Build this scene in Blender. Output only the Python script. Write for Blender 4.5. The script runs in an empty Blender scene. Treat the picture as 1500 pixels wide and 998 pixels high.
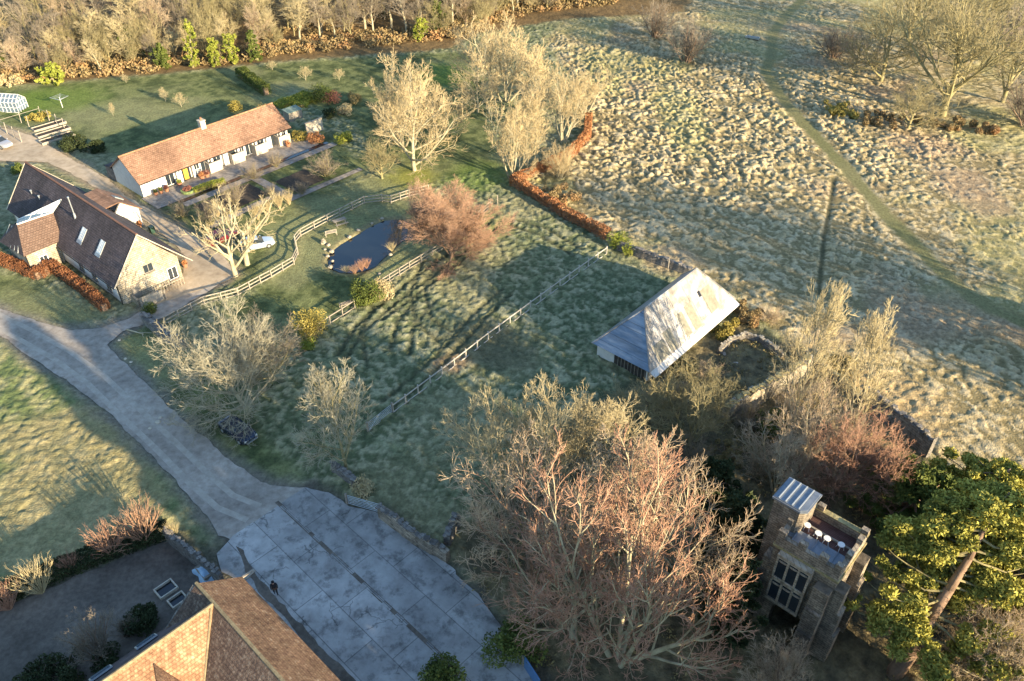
import bpy, bmesh, math, random
import numpy as np
from mathutils import Vector, Matrix

R = math.radians
C = bpy.context.scene.collection
SC = bpy.context.scene

# ------------------------------------------------------------------ camera
FPX, PITCH, CAMH = 1200.0, R(38), 55.0
cam_d = bpy.data.cameras.new('camera'); cam = bpy.data.objects.new('camera', cam_d); C.objects.link(cam)
cam.location = (0, 0, CAMH); cam.rotation_euler = (R(90) - PITCH, 0, 0)
cam_d.sensor_width = 36; cam_d.lens = 36 * FPX / 1500; cam_d.clip_end = 6000; cam_d.clip_start = 1
SC.camera = cam
# ------------------------------------------------------------------ light
SUN_AZ, SUN_EL = 139.0, 14.8           # azimuth towards which shadows fall (deg from +x)
sx, sy = -math.cos(R(SUN_AZ)), -math.sin(R(SUN_AZ))      # direction towards the sun
sun_d = bpy.data.lights.new('sun', 'SUN'); sun = bpy.data.objects.new('sun', sun_d); C.objects.link(sun)
sun_d.energy = 5.0; sun_d.angle = R(0.5); sun_d.color = (1.0, 0.80, 0.52)
sv = Vector((sx * math.cos(R(SUN_EL)), sy * math.cos(R(SUN_EL)), math.sin(R(SUN_EL))))
sun.rotation_euler = sv.to_track_quat('Z', 'Y').to_euler(); sun.location = (60, -60, 60)
w = bpy.data.worlds.new('World'); SC.world = w; w.use_nodes = True
nt = w.node_tree; bg = nt.nodes['Background']; sky = nt.nodes.new('ShaderNodeTexSky')
sky.sky_type = 'NISHITA'; sky.sun_disc = False; sky.sun_elevation = R(SUN_EL)
sky.sun_rotation = math.atan2(sx, sy)
nt.links.new(sky.outputs[0], bg.inputs[0]); sky.ozone_density = 2.6; sky.air_density = 1.1; sky.dust_density = .4; bg.inputs[1].default_value = 0.125
SC.view_settings.view_transform = 'Standard'; SC.view_settings.look = 'None'
SC.view_settings.exposure = 1.58; SC.view_settings.gamma = 1
SC.cycles.max_bounces = 4; SC.cycles.diffuse_bounces = 2; SC.cycles.glossy_bounces = 2
SC.cycles.transmission_bounces = 2; SC.cycles.transparent_max_bounces = 4
SC.cycles.use_denoising = True

# ------------------------------------------------------------------ helpers
cp, sp = math.cos(PITCH), math.sin(PITCH)
def G(u, v, z=0.0):
    """ground point (height z) seen at photo pixel u, v"""
    x = (u - 750) / FPX; y = -(v - 499) / FPX
    d = (x, cp + y * sp, -sp + y * cp); t = -(CAMH - z) / d[2]
    return np.array([d[0] * t, d[1] * t])
def PV(x, y, z):
    z = z - CAMH; return 499 - FPX * (y * sp + z * cp) / (y * cp - z * sp)
def h_for(p, topv):
    lo, hi = 0.3, 40.0
    for _ in range(40):
        m = (lo + hi) / 2
        if PV(p[0], p[1], m) > topv: lo = m
        else: hi = m
    return (lo + hi) / 2
def GP(pts): return [tuple(G(*p)) for p in pts]

def tagp(o, label=None, cat=None, group=None, kind=None):
    if label: o['label'] = label
    if cat: o['category'] = cat
    if group: o['group'] = group
    if kind: o['kind'] = kind
    return o
def thing(name, label, cat, loc=(0, 0, 0), rz=0.0, group=None):
    o = bpy.data.objects.new(name, None); C.objects.link(o); o.empty_display_size = .2
    o.location = tuple(loc) + ((0,) if len(loc) == 2 else ()); o.rotation_euler = (0, 0, rz)
    return tagp(o, label, cat, group)
def copy_tree(o, parent=None):
    c = o.copy(); C.objects.link(c); c.parent = parent
    for ch in list(o.children): copy_tree(ch, c)
    return c

def mesh_np(name, V, F, mats, smooth=False, midx=None):
    """V (n,3); F (m,k) faces of one size"""
    V = np.asarray(V, dtype=np.float32); F = np.asarray(F, dtype=np.int32)
    me = bpy.data.meshes.new(name)
    me.vertices.add(len(V)); me.vertices.foreach_set('co', V.ravel())
    k = F.shape[1]; me.loops.add(F.size); me.loops.foreach_set('vertex_index', F.ravel())
    me.polygons.add(len(F)); me.polygons.foreach_set('loop_start', np.arange(0, F.size, k, dtype=np.int32))
    me.polygons.foreach_set('loop_total', np.full(len(F), k, dtype=np.int32))
    if smooth: me.polygons.foreach_set('use_smooth', np.ones(len(F), dtype=bool))
    me.update(calc_edges=True)
    for m in (mats if isinstance(mats, (list, tuple)) else [mats]): me.materials.append(m)
    if midx is not None: me.polygons.foreach_set('material_index', midx)
    return me
def link(name, me, parent=None, mat=None):
    o = bpy.data.objects.new(name, me); C.objects.link(o)
    if parent: o.parent = parent
    if mat is not None:
        o.material_slots[0].link = 'OBJECT'; o.material_slots[0].material = mat
    return o

class MB:
    def __init__(s): s.v = []; s.f = []; s.mi = []; s.cur = 0
    def add(s, vs, fs):
        n = len(s.v); s.v += [tuple(p) for p in vs]; s.f += [tuple(i + n for i in f) for f in fs]; s.mi += [s.cur] * len(fs)
    def box(s, c, d, rz=0.0, rx=0.0, ry=0.0):
        M = Matrix.Translation(c) @ Matrix.Rotation(rz, 4, 'Z') @ Matrix.Rotation(ry, 4, 'Y') @ Matrix.Rotation(rx, 4, 'X')
        a, b, e = d[0] / 2, d[1] / 2, d[2] / 2
        vs = [M @ Vector((x * a, y * b, z * e)) for x in (-1, 1) for y in (-1, 1) for z in (-1, 1)]
        s.add(vs, [(0, 1, 3, 2), (4, 6, 7, 5), (0, 4, 5, 1), (2, 3, 7, 6), (0, 2, 6, 4), (1, 5, 7, 3)])
    def bb(s, x0, x1, y0, y1, z0, z1): s.box(((x0 + x1) / 2, (y0 + y1) / 2, (z0 + z1) / 2), (abs(x1 - x0), abs(y1 - y0), abs(z1 - z0)))
    def poly(s, pts): s.add(pts, [tuple(range(len(pts)))])
    def slab(s, pts, t):
        """polygon thickened downwards along its normal by t"""
        P = [Vector(p) for p in pts]; n = Vector((0, 0, 0))
        for i in range(len(P)): n += P[i].cross(P[(i + 1) % len(P)])
        n.normalize()
        if n.z < 0: P.reverse(); n = -n
        k = len(P); Q = [p - n * t for p in P]
        s.add(P + Q, [tuple(range(k)), tuple(reversed(range(k, 2 * k)))] + [(i, k + i, k + (i + 1) % k, (i + 1) % k) for i in range(k)])
    def prism(s, pts, z0, z1):
        k = len(pts); a = sum(pts[i][0] * pts[(i + 1) % k][1] - pts[(i + 1) % k][0] * pts[i][1] for i in range(k))
        if a < 0: pts = list(reversed(pts))
        s.add([(p[0], p[1], z0) for p in pts] + [(p[0], p[1], z1) for p in pts],
              [tuple(reversed(range(k))), tuple(range(k, 2 * k))] + [(i, (i + 1) % k, k + (i + 1) % k, k + i) for i in range(k)])
    def tube(s, p, q, r0, r1=None, n=8, caps=True):
        p, q = Vector(p), Vector(q); r1 = r0 if r1 is None else r1; d = (q - p)
        if d.length < 1e-6: return
        d.normalize(); a = d.orthogonal().normalized(); b = d.cross(a)
        vs = [c + (a * math.cos(2 * math.pi * i / n) + b * math.sin(2 * math.pi * i / n)) * r for c, r in ((p, r0), (q, r1)) for i in range(n)]
        fs = [(i, (i + 1) % n, n + (i + 1) % n, n + i) for i in range(n)]
        if caps: fs += [tuple(reversed(range(n))), tuple(range(n, 2 * n))]
        s.add(vs, fs)
    def lathe(s, prof, c=(0, 0, 0), n=12, sx=1, sy=1):
        vs = [(c[0] + r * sx * math.cos(2 * math.pi * i / n), c[1] + r * sy * math.sin(2 * math.pi * i / n), c[2] + z) for r, z in prof for i in range(n)]
        fs = [(j * n + i, j * n + (i + 1) % n, (j + 1) * n + (i + 1) % n, (j + 1) * n + i) for j in range(len(prof) - 1) for i in range(n)]
        fs += [tuple(reversed(range(n))), tuple(range((len(prof) - 1) * n, len(prof) * n))]
        s.add(vs, fs)
    def build(s, name, mats, parent=None, smooth=False, bevel=0.0):
        me = bpy.data.meshes.new(name); me.from_pydata(s.v, [], s.f); me.update()
        for m in (mats if isinstance(mats, (list, tuple)) else [mats]): me.materials.append(m)
        if s.cur or any(s.mi): me.polygons.foreach_set('material_index', s.mi)
        if smooth: me.polygons.foreach_set('use_smooth', [True] * len(me.polygons))
        o = bpy.data.objects.new(name, me); C.objects.link(o)
        if parent: o.parent = parent
        if bevel:
            b = o.modifiers.new('b', 'BEVEL'); b.width = bevel; b.segments = 2; b.limit_method = 'ANGLE'
        return o

# ---------------- noise (numpy)
_rs = np.random.RandomState(7); _T = _rs.rand(512, 512)
def vn(x, y, seed=0):
    x = x + seed * 37.13; y = y + seed * 91.7
    xi = np.floor(x).astype(int); yi = np.floor(y).astype(int); fx = x - xi; fy = y - yi
    fx = fx * fx * (3 - 2 * fx); fy = fy * fy * (3 - 2 * fy)
    a = _T[xi % 512, yi % 512]; b = _T[(xi + 1) % 512, yi % 512]; c = _T[xi % 512, (yi + 1) % 512]; d = _T[(xi + 1) % 512, (yi + 1) % 512]
    return (a * (1 - fx) + b * fx) * (1 - fy) + (c * (1 - fx) + d * fx) * fy
def fbm(x, y, seed=0, o=3):
    r = 0; a = .5; t = 0
    for i in range(o):
        r = r + a * vn(x * 2 ** i, y * 2 ** i, seed + i * 3); t += a; a *= .5
    return r / t
def sd_poly(px, py, poly):
    """signed distance, negative inside"""
    P = np.array(poly); d = np.full(px.shape, 1e9); ins = np.zeros(px.shape, bool); n = len(P)
    for i in range(n):
        a, b = P[i], P[(i + 1) % n]; e = b - a
        wx, wy = px - a[0], py - a[1]; t = np.clip((wx * e[0] + wy * e[1]) / (e @ e + 1e-9), 0, 1)
        d = np.minimum(d, (wx - e[0] * t) ** 2 + (wy - e[1] * t) ** 2)
        c = ((a[1] > py) != (b[1] > py))
        with np.errstate(divide='ignore', invalid='ignore'):
            xs = (b[0] - a[0]) * (py - a[1]) / (b[1] - a[1] + 1e-12) + a[0]
        ins ^= c & (px < xs)
    return np.where(ins, -1, 1) * np.sqrt(d)
def sd_line(px, py, L):
    d = np.full(px.shape, 1e9)
    for a, b in zip(L[:-1], L[1:]):
        a = np.array(a); b = np.array(b); e = b - a; wx, wy = px - a[0], py - a[1]
        t = np.clip((wx * e[0] + wy * e[1]) / (e @ e + 1e-9), 0, 1)
        d = np.minimum(d, (wx - e[0] * t) ** 2 + (wy - e[1] * t) ** 2)
    return np.sqrt(d)
def sst(a, b, x): t = np.clip((x - a) / (b - a), 0, 1); return t * t * (3 - 2 * t)

# ---------------- materials
def mat(name, cols, scale=3.0, rough=.85, bump=0.0, bscale=None, coord='Object', detail=5, metal=0.0, big=None, spec=.3, stretch=None):
    """noise-driven ramp between colours; big=(scale, dark, light) multiplies by a second large noise"""
    m = bpy.data.materials.new(name); m.use_nodes = True; t = m.node_tree; N = t.nodes; Lk = t.links; b = N['Principled BSDF']
    tc = N.new('ShaderNodeTexCoord'); src = tc.outputs[coord]
    if stretch:
        mp = N.new('ShaderNodeMapping'); mp.inputs['Scale'].default_value = stretch; Lk.new(src, mp.inputs[0]); src = mp.outputs[0]
    n = N.new('ShaderNodeTexNoise'); n.inputs['Scale'].default_value = scale; n.inputs['Detail'].default_value = detail; n.inputs['Roughness'].default_value = .65
    Lk.new(src, n.inputs['Vector']); r = N.new('ShaderNodeValToRGB'); Lk.new(n.outputs[0], r.inputs[0])
    while len(r.color_ramp.elements) < len(cols): r.color_ramp.elements.new(.5)
    for e, (p, c) in zip(r.color_ramp.elements, sorted(cols)): e.position = p; e.color = tuple(c) + (1,)
    out = r.outputs[0]
    if big:
        n2 = N.new('ShaderNodeTexNoise'); n2.inputs['Scale'].default_value = big[0]; n2.inputs['Detail'].default_value = 4; Lk.new(src, n2.inputs['Vector'])
        mr = N.new('ShaderNodeMapRange'); mr.inputs[1].default_value = .35; mr.inputs[2].default_value = .65; mr.inputs[3].default_value = big[1]; mr.inputs[4].default_value = big[2]
        Lk.new(n2.outputs[0], mr.inputs[0]); mx = N.new('ShaderNodeVectorMath'); mx.operation = 'SCALE'; Lk.new(out, mx.inputs[0]); Lk.new(mr.outputs[0], mx.inputs['Scale']); out = mx.outputs[0]
    Lk.new(out, b.inputs['Base Color']); b.inputs['Roughness'].default_value = rough; b.inputs['Metallic'].default_value = metal
    b.inputs['Specular IOR Level'].default_value = spec
    if bump:
        nb = N.new('ShaderNodeTexNoise'); nb.inputs['Scale'].default_value = bscale or scale * 2; nb.inputs['Detail'].default_value = 4; Lk.new(src, nb.inputs['Vector'])
        bp = N.new('ShaderNodeBump'); bp.inputs['Strength'].default_value = 1; bp.inputs['Distance'].default_value = bump
        Lk.new(nb.outputs[0], bp.inputs['Height']); Lk.new(bp.outputs[0], b.inputs['Normal'])
    m['_out'] = 1
    return m
def base_link(m):
    b = m.node_tree.nodes['Principled BSDF']; l = b.inputs['Base Color'].links[0]; return b, l.from_socket
def mul_tex(m, fac_socket, lo, hi, frm=(0, 1)):
    t = m.node_tree; b, s = base_link(m)
    mr = t.nodes.new('ShaderNodeMapRange'); mr.inputs[1].default_value = frm[0]; mr.inputs[2].default_value = frm[1]; mr.inputs[3].default_value = lo; mr.inputs[4].default_value = hi
    t.links.new(fac_socket, mr.inputs[0]); mx = t.nodes.new('ShaderNodeVectorMath'); mx.operation = 'SCALE'
    t.links.new(s, mx.inputs[0]); t.links.new(mr.outputs[0], mx.inputs['Scale']); t.links.new(mx.outputs[0], b.inputs['Base Color'])
def brick_on(m, axis, wd, ht, lo=.55, mort=.02, bumpd=.02, zs=1.0, offset=.5, darkmort=True):
    """tile / course pattern in object space. axis: 'x' -> (x, z), 'y' -> (y, z), 'xy' -> (x,y), 'd' -> (x+y, z)"""
    t = m.node_tree; N = t.nodes; L = t.links; tc = N.new('ShaderNodeTexCoord'); sx_ = N.new('ShaderNodeSeparateXYZ'); L.new(tc.outputs['Object'], sx_.inputs[0])
    cb = N.new('ShaderNodeCombineXYZ')
    if axis == 'd':
        ad = N.new('ShaderNodeMath'); ad.operation = 'ADD'; L.new(sx_.outputs[0], ad.inputs[0]); L.new(sx_.outputs[1], ad.inputs[1]); L.new(ad.outputs[0], cb.inputs[0])
    else: L.new(sx_.outputs['XY'.index('X' if axis in ('x', 'xy') else 'Y')], cb.inputs[0])
    ml = N.new('ShaderNodeMath'); ml.operation = 'MULTIPLY'; ml.inputs[1].default_value = zs
    L.new(sx_.outputs[1 if axis == 'xy' else 2], ml.inputs[0]); L.new(ml.outputs[0], cb.inputs[1])
    bt = N.new('ShaderNodeTexBrick'); bt.inputs['Scale'].default_value = 1; bt.inputs['Brick Width'].default_value = wd; bt.inputs['Row Height'].default_value = ht
    bt.inputs['Mortar Size'].default_value = mort; bt.inputs['Mortar Smooth'].default_value = .3; bt.offset = offset
    bt.inputs['Color1'].default_value = (.84, .84, .84, 1); bt.inputs['Color2'].default_value = (1.12, 1.12, 1.12, 1); bt.inputs['Mortar'].default_value = (lo, lo, lo, 1)
    L.new(cb.outputs[0], bt.inputs['Vector']); b, s = base_link(m)
    mx = N.new('ShaderNodeVectorMath'); mx.operation = 'MULTIPLY'; L.new(s, mx.inputs[0]); L.new(bt.outputs[0], mx.inputs[1]); L.new(mx.outputs[0], b.inputs['Base Color'])
    if bumpd:
        bp = N.new('ShaderNodeBump'); bp.invert = True; bp.inputs['Strength'].default_value = 1; bp.inputs['Distance'].default_value = bumpd
        L.new(bt.outputs['Fac'], bp.inputs['Height'])
        if b.inputs['Normal'].links: L.new(b.inputs['Normal'].links[0].from_socket, bp.inputs['Normal'])
        L.new(bp.outputs[0], b.inputs['Normal'])
    return m
def attr_mat(name, cname='Col', rough=.95, bump=.03, s1=5.0, s2=22.0):
    m = mat(name, [(0.3, (.62, .62, .62)), (.7, (1.38, 1.38, 1.38))], s1, rough, bump, s2, 'Object', 6)
    t = m.node_tree; b, s = base_link(m); a = t.nodes.new('ShaderNodeAttribute'); a.attribute_name = cname
    mx = t.nodes.new('ShaderNodeVectorMath'); mx.operation = 'MULTIPLY'; t.links.new(s, mx.inputs[0]); t.links.new(a.outputs['Color'], mx.inputs[1]); t.links.new(mx.outputs[0], b.inputs['Base Color'])
    b.inputs['Specular IOR Level'].default_value = .15
    return m
def plain(name, c, rough=.5, metal=0.0, spec=.5, var=.12, scale=4.0):
    return mat(name, [(.3, [x * (1 - var) for x in c]), (.7, [min(1, x * (1 + var)) for x in c])], scale, rough, metal=metal, spec=spec)

M = {}
M['track'] = mat('gravel_track', [(.3, (.25, .215, .175)), (.5, (.35, .31, .26)), (.7, (.44, .395, .335))], 1.3, .95, .02, 14, big=(.16, .78, 1.15))
M['drive'] = mat('sandy_gravel', [(.3, (.36, .28, .19)), (.5, (.48, .38, .26)), (.7, (.56, .46, .33))], 1.0, .95, .02, 14, big=(.2, .8, 1.1))
M['yardgravel'] = mat('garden_gravel', [(.3, (.11, .092, .075)), (.7, (.21, .18, .145))], 2.2, .95, .02, 12, big=(.18, .6, 1.15))
M['paving'] = brick_on(mat('stone_paving', [(.3, (.24, .21, .18)), (.7, (.36, .32, .27))], 1.6, .9, .01, 12, big=(.4, .8, 1.1)), 'xy', .7, .5, .6, .02, .008)
M['footpath'] = mat('worn_turf', [(.3, (.13, .13, .055)), (.5, (.20, .185, .085)), (.7, (.27, .235, .13))], .9, .95, .03, 9)
M['water'] = mat('pond_water', [(.3, (.004, .007, .012)), (.7, (.01, .014, .018))], .6, .06, .004, 1.2, spec=.8)
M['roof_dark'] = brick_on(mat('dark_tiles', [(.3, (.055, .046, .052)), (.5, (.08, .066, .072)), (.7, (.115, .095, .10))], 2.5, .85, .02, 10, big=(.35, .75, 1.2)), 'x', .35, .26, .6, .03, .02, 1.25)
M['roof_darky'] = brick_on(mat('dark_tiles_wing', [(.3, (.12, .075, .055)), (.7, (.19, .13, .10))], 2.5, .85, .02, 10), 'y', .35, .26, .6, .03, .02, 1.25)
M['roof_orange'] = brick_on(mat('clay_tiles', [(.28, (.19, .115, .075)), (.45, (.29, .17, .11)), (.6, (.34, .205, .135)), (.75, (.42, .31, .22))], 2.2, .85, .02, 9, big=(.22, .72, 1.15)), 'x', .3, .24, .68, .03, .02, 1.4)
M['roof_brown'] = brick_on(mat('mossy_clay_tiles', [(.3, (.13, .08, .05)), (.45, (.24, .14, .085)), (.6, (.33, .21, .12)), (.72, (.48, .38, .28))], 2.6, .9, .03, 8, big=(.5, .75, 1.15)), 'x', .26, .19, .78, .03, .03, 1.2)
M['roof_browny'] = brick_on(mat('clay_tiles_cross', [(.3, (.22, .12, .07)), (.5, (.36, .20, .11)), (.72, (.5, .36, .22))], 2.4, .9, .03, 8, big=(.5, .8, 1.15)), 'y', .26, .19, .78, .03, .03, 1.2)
M['ridge'] = mat('mossy_ridge', [(.3, (.16, .125, .075)), (.7, (.31, .26, .155))], 3, .95, .02)
M['ridge_red'] = mat('ridge_tiles', [(.3, (.16, .08, .055)), (.7, (.27, .14, .09))], 3, .9, .02)
M['stone'] = brick_on(mat('rubble_stone', [(.25, (.26, .22, .16)), (.5, (.45, .39, .29)), (.75, (.6, .54, .42))], 1.6, .95, .05, 5, big=(.35, .7, 1.2)), 'd', .5, .25, .6, .03, .03)
M['stone_old'] = brick_on(mat('weathered_stone', [(.25, (.15, .125, .095)), (.45, (.27, .23, .175)), (.6, (.38, .32, .24)), (.78, (.52, .46, .35))], 1.7, .95, .06, 5, big=(.6, .65, 1.2)), 'd', .45, .22, .55, .03, .03)
M['stone_moss'] = mat('mossy_wall_top', [(.3, (.15, .13, .07)), (.5, (.32, .27, .13)), (.7, (.42, .37, .2))], 2.2, .95, .06, 6)
M['stone_grey'] = brick_on(mat('grey_wall', [(.3, (.13, .12, .11)), (.5, (.2, .185, .165)), (.7, (.3, .28, .25))], 2.4, .95, .05, 6), 'd', .5, .25, .6, .03, .03)
M['wall_white'] = mat('white_render', [(.3, (.66, .63, .57)), (.7, (.80, .77, .70))], 1.5, .9, .01)
M['panel'] = mat('rough_panel', [(.3, (.42, .36, .27)), (.7, (.62, .56, .45))], 2.5, .9, .03)
M['white'] = plain('white_paint', (.78, .77, .73), .5)
M['glass'] = plain('window_glass', (.03, .04, .05), .08, spec=.8)
M['glass_sky'] = plain('skylight_glass', (.12, .17, .22), .05, spec=1)
M['glazing'] = mat('frosted_glazing', [(.3, (.46, .50, .46)), (.7, (.66, .69, .62))], .8, .25, spec=.6)
M['lead'] = mat('lead_sheet', [(.3, (.15, .18, .22)), (.7, (.28, .31, .34))], 1.8, .38, metal=.35, spec=.5)
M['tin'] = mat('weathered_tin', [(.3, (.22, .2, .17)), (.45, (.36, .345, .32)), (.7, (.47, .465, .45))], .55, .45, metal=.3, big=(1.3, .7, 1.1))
M['tin_rust'] = mat('mossy_tin', [(.3, (.19, .18, .14)), (.7, (.31, .30, .24))], 2, .8, metal=.1)
M['wood_grey'] = mat('grey_wood', [(.3, (.20, .175, .14)), (.7, (.36, .32, .26))], 3, .9, .01)
M['wood_pale'] = mat('pale_fence_wood', [(.3, (.25, .22, .175)), (.7, (.42, .38, .31))], 3, .9, .01)
M['wood_light'] = mat('bleached_fence_wood', [(.3, (.36, .33, .27)), (.7, (.55, .51, .44))], 3, .9, .01)
M['wood_dark'] = mat('dark_boards', [(.3, (.04, .035, .03)), (.7, (.10, .085, .07))], 3, .9, .01)
M['deck'] = brick_on(mat('red_deck', [(.3, (.075, .04, .035)), (.7, (.14, .08, .07))], 2, .8, .01), 'xy', 3, .14, .6, .02, .01)
M['gate_metal'] = plain('galvanised_metal', (.46, .5, .52), .45, .6)
M['dark_metal'] = plain('dark_metal', (.03, .03, .035), .4, .5)
M['terracotta'] = plain('terracotta', (.34, .16, .09), .85)
M['blue'] = plain('blue_paint', (.08, .19, .38), .5)
M['tarp'] = mat('pale_blue_tarp', [(.3, (.30, .46, .62)), (.7, (.52, .68, .80))], 2, .5, .04, 3)
M['car_navy'] = plain('navy_car_paint', (.018, .03, .06), .2, .3, 1, .05)
M['car_red'] = plain('maroon_car_paint', (.16, .02, .03), .22, .3, 1, .05)
M['car_pale'] = plain('pale_blue_car_paint', (.5, .58, .64), .22, .3, 1, .05)
M['car_silver'] = plain('silver_car_paint', (.45, .45, .46), .22, .4, 1, .05)
M['rubber'] = plain('tyre_rubber', (.02, .02, .02), .9)
M['skin'] = plain('skin', (.45, .26, .18), .6)
M['cloth'] = plain('dark_clothing', (.018, .018, .024), .95)
M['jeans'] = plain('brown_trousers', (.09, .055, .04), .95)
M['soil'] = mat('soil', [(.3, (.035, .03, .025)), (.7, (.09, .07, .05))], 3, 1, .05)
# bark and twigs
def bark(name, a, b, s=1.2): return mat(name, [(.32, a), (.68, b)], s, .95, .02, 6, 'Object', 4)
M['bark_pale'] = bark('pale_lichen_bark', (.27, .235, .15), (.52, .47, .32))
M['bark_olive'] = bark('olive_lichen_bark', (.20, .175, .085), (.36, .32, .165))
M['twig_straw'] = bark('straw_twigs', (.38, .31, .17), (.57, .49, .29), .8)
M['twig_lichen'] = bark('grey_lichen_twigs', (.29, .265, .18), (.45, .42, .31), .8)
M['twig_olive'] = bark('olive_twigs', (.23, .20, .10), (.36, .31, .17), .8)
M['twig_grey'] = bark('grey_brown_twigs', (.20, .165, .12), (.33, .28, .21), .8)
M['twig_red'] = bark('reddish_twigs', (.31, .165, .11), (.48, .30, .20), .8)
M['twig_russet'] = bark('russet_twigs', (.32, .185, .115), (.46, .30, .20), .8)
M['twig_pink'] = bark('pinkish_twigs', (.38, .28, .18), (.56, .45, .31), .8)
M['twig_tan'] = bark('tan_twigs', (.42, .33, .18), (.62, .50, .29), .8)
M['bark_red'] = bark('red_brown_bark', (.18, .12, .08), (.32, .22, .15))
def leafm(name, a, b, c, s=.7): return mat(name, [(.3, a), (.5, b), (.7, c)], s, .8, coord='Object', detail=5, spec=.3)
M['leaf_yew'] = leafm('yew_needles', (.12, .13, .026), (.31, .295, .055), (.50, .455, .10), .55)
M['leaf_dark'] = leafm('dark_evergreen', (.018, .028, .010), (.035, .05, .016), (.06, .075, .025))
M['leaf_green'] = leafm('green_leaves', (.04, .06, .012), (.10, .13, .025), (.19, .21, .05))
M['leaf_lime'] = leafm('lime_leaves', (.12, .15, .02), (.24, .27, .04), (.36, .36, .07))
M['leaf_yellow'] = leafm('yellow_leaves', (.17, .14, .03), (.32, .26, .06), (.44, .37, .11))
M['leaf_copper'] = leafm('copper_beech_leaves', (.11, .045, .02), (.22, .09, .04), (.34, .16, .07), 1.4)
M['leaf_orange'] = leafm('orange_beech_leaves', (.22, .09, .035), (.40, .18, .075), (.52, .30, .14), 1.4)
M['leaf_bramble'] = leafm('bramble_and_bracken', (.15, .11, .05), (.29, .215, .10), (.36, .20, .09), .25)
M['leaf_scrub'] = leafm('scrub', (.13, .11, .05), (.27, .22, .09), (.38, .29, .13), .4)
M['leaf_straw'] = leafm('dry_grass', (.34, .27, .13), (.48, .39, .21), (.55, .46, .28), .8)
M['leaf_red'] = leafm('red_leaves', (.10, .04, .03), (.2, .08, .06), (.26, .14, .09))

# ================================================================== ground
Z = {}
Z['drive_track'] = [(-60, 425), (0, 452), (60, 472), (105, 484), (150, 480), (190, 466), (214, 452), (262, 436), (300, 424), (330, 412), (246, 462), (224, 470), (180, 486), (156, 506), (210, 558), (250, 598), (300, 642), (345, 680), (395, 712), (448, 714), (344, 792), (322, 784), (290, 740), (245, 690), (190, 635), (140, 590), (100, 560), (40, 520), (0, 492), (-60, 460)]
Z['farm_drive'] = [(-80, 180), (0, 186), (40, 196), (70, 212), (112, 237), (160, 264), (185, 288), (210, 302), (262, 332), (330, 372), (352, 402), (330, 413), (300, 425), (262, 437), (214, 453), (240, 425), (268, 405), (270, 372), (240, 346), (205, 318), (120, 262), (70, 238), (0, 236), (-80, 236)]
Z['concrete'] = [(340, 786), (448, 714), (482, 722), (512, 742), (556, 752), (590, 780), (603, 797), (640, 816), (668, 836), (668, 842), (700, 870), (745, 930), (790, 1000), (830, 1060), (560, 1070), (520, 1040), (345, 850), (326, 838), (318, 812)]
Z['garden'] = [(-60, 925), (0, 893), (70, 862), (150, 830), (220, 800), (252, 790), (330, 850), (330, 905), (150, 1010), (-60, 1010)]
Z['pond'] = [(481, 372), (500, 357), (520, 345), (545, 330), (562, 322), (590, 320), (618, 330), (620, 348), (590, 352), (578, 362), (568, 372), (548, 390), (535, 396), (516, 399), (497, 398), (484, 393), (480, 384)]
Z['wood'] = [(-200, 130), (0, 126), (130, 118), (250, 108), (400, 92), (520, 82), (600, 78), (660, 72), (700, 50), (830, 28), (1000, 20), (1060, -60), (1000, -140), (-600, -140), (-600, 130)]
Z['meadow'] = [(746, 262), (790, 290), (840, 322), (892, 350), (950, 380), (1010, 402), (1080, 436), (1130, 480), (1160, 510), (1262, 582), (1350, 662), (1500, 760), (1900, 1000), (2200, 300), (1700, -120), (1000, -120), (1000, 20), (830, 28), (800, 60), (835, 110), (862, 150), (862, 190), (830, 225), (780, 250)]
Z['leftfield'] = [(-60, 480), (0, 497), (40, 524), (100, 564), (140, 594), (190, 639), (245, 694), (290, 744), (318, 790), (260, 790), (210, 776), (0, 882), (-60, 905), (-500, 900), (-500, 480)]
Z['treefloor'] = [(660, 810), (700, 740), (800, 640), (880, 590), (950, 546), (1020, 505), (1080, 470), (1160, 510), (1262, 582), (1350, 662), (1500, 760), (1900, 1000), (1500, 1400), (800, 1060), (745, 930), (690, 860)]
Z['lawn'] = [[(300, 372), (330, 330), (400, 290), (600, 252), (642, 290), (573, 299), (441, 349), (432, 386), (345, 432)],
             [(8, 400), (90, 430), (150, 462), (100, 482), (40, 462), (0, 450), (-60, 420), (-40, 390)],
             [(330, 455), (380, 420), (436, 380), (440, 350), (480, 322), (573, 297), (640, 290), (640, 360), (560, 415), (448, 496), (330, 470)],
             [(395, 270), (450, 240), (500, 225), (560, 235), (520, 262), (450, 290)],
             [(0, 130), (250, 110), (400, 94), (560, 84), (690, 76), (720, 200), (745, 262), (700, 250), (620, 270), (560, 250), (520, 180), (470, 165), (430, 130), (400, 155), (180, 235), (100, 200), (0, 185)],
             [(160, 500), (214, 476), (270, 500), (330, 570), (380, 640), (450, 700), (400, 706), (330, 660), (250, 590)]]
def stw_(x, y): return (-51.64 + x * math.cos(R(48.8)) - y * math.sin(R(48.8)), 102.92 + x * math.sin(R(48.8)) + y * math.cos(R(48.8)))
COT = [stw_(*q) for q in ((-1.5, -17), (27, -17.5), (31, -1), (27, 9), (-1, 10))]
W = {k: (GP(v) if k != 'lawn' else [GP(q) for q in v]) for k, v in Z.items()}
PATH = GP([(1180, -5), (1152, 22), (1132, 48), (1130, 78), (1122, 108), (1150, 150), (1200, 205), (1242, 250), (1300, 318), (1350, 368), (1400, 418), (1450, 452), (1520, 480), (1620, 520)])
TRAIL = GP([(1222, 262), (1216, 300), (1208, 345), (1202, 400), (1200, 430)])

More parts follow.
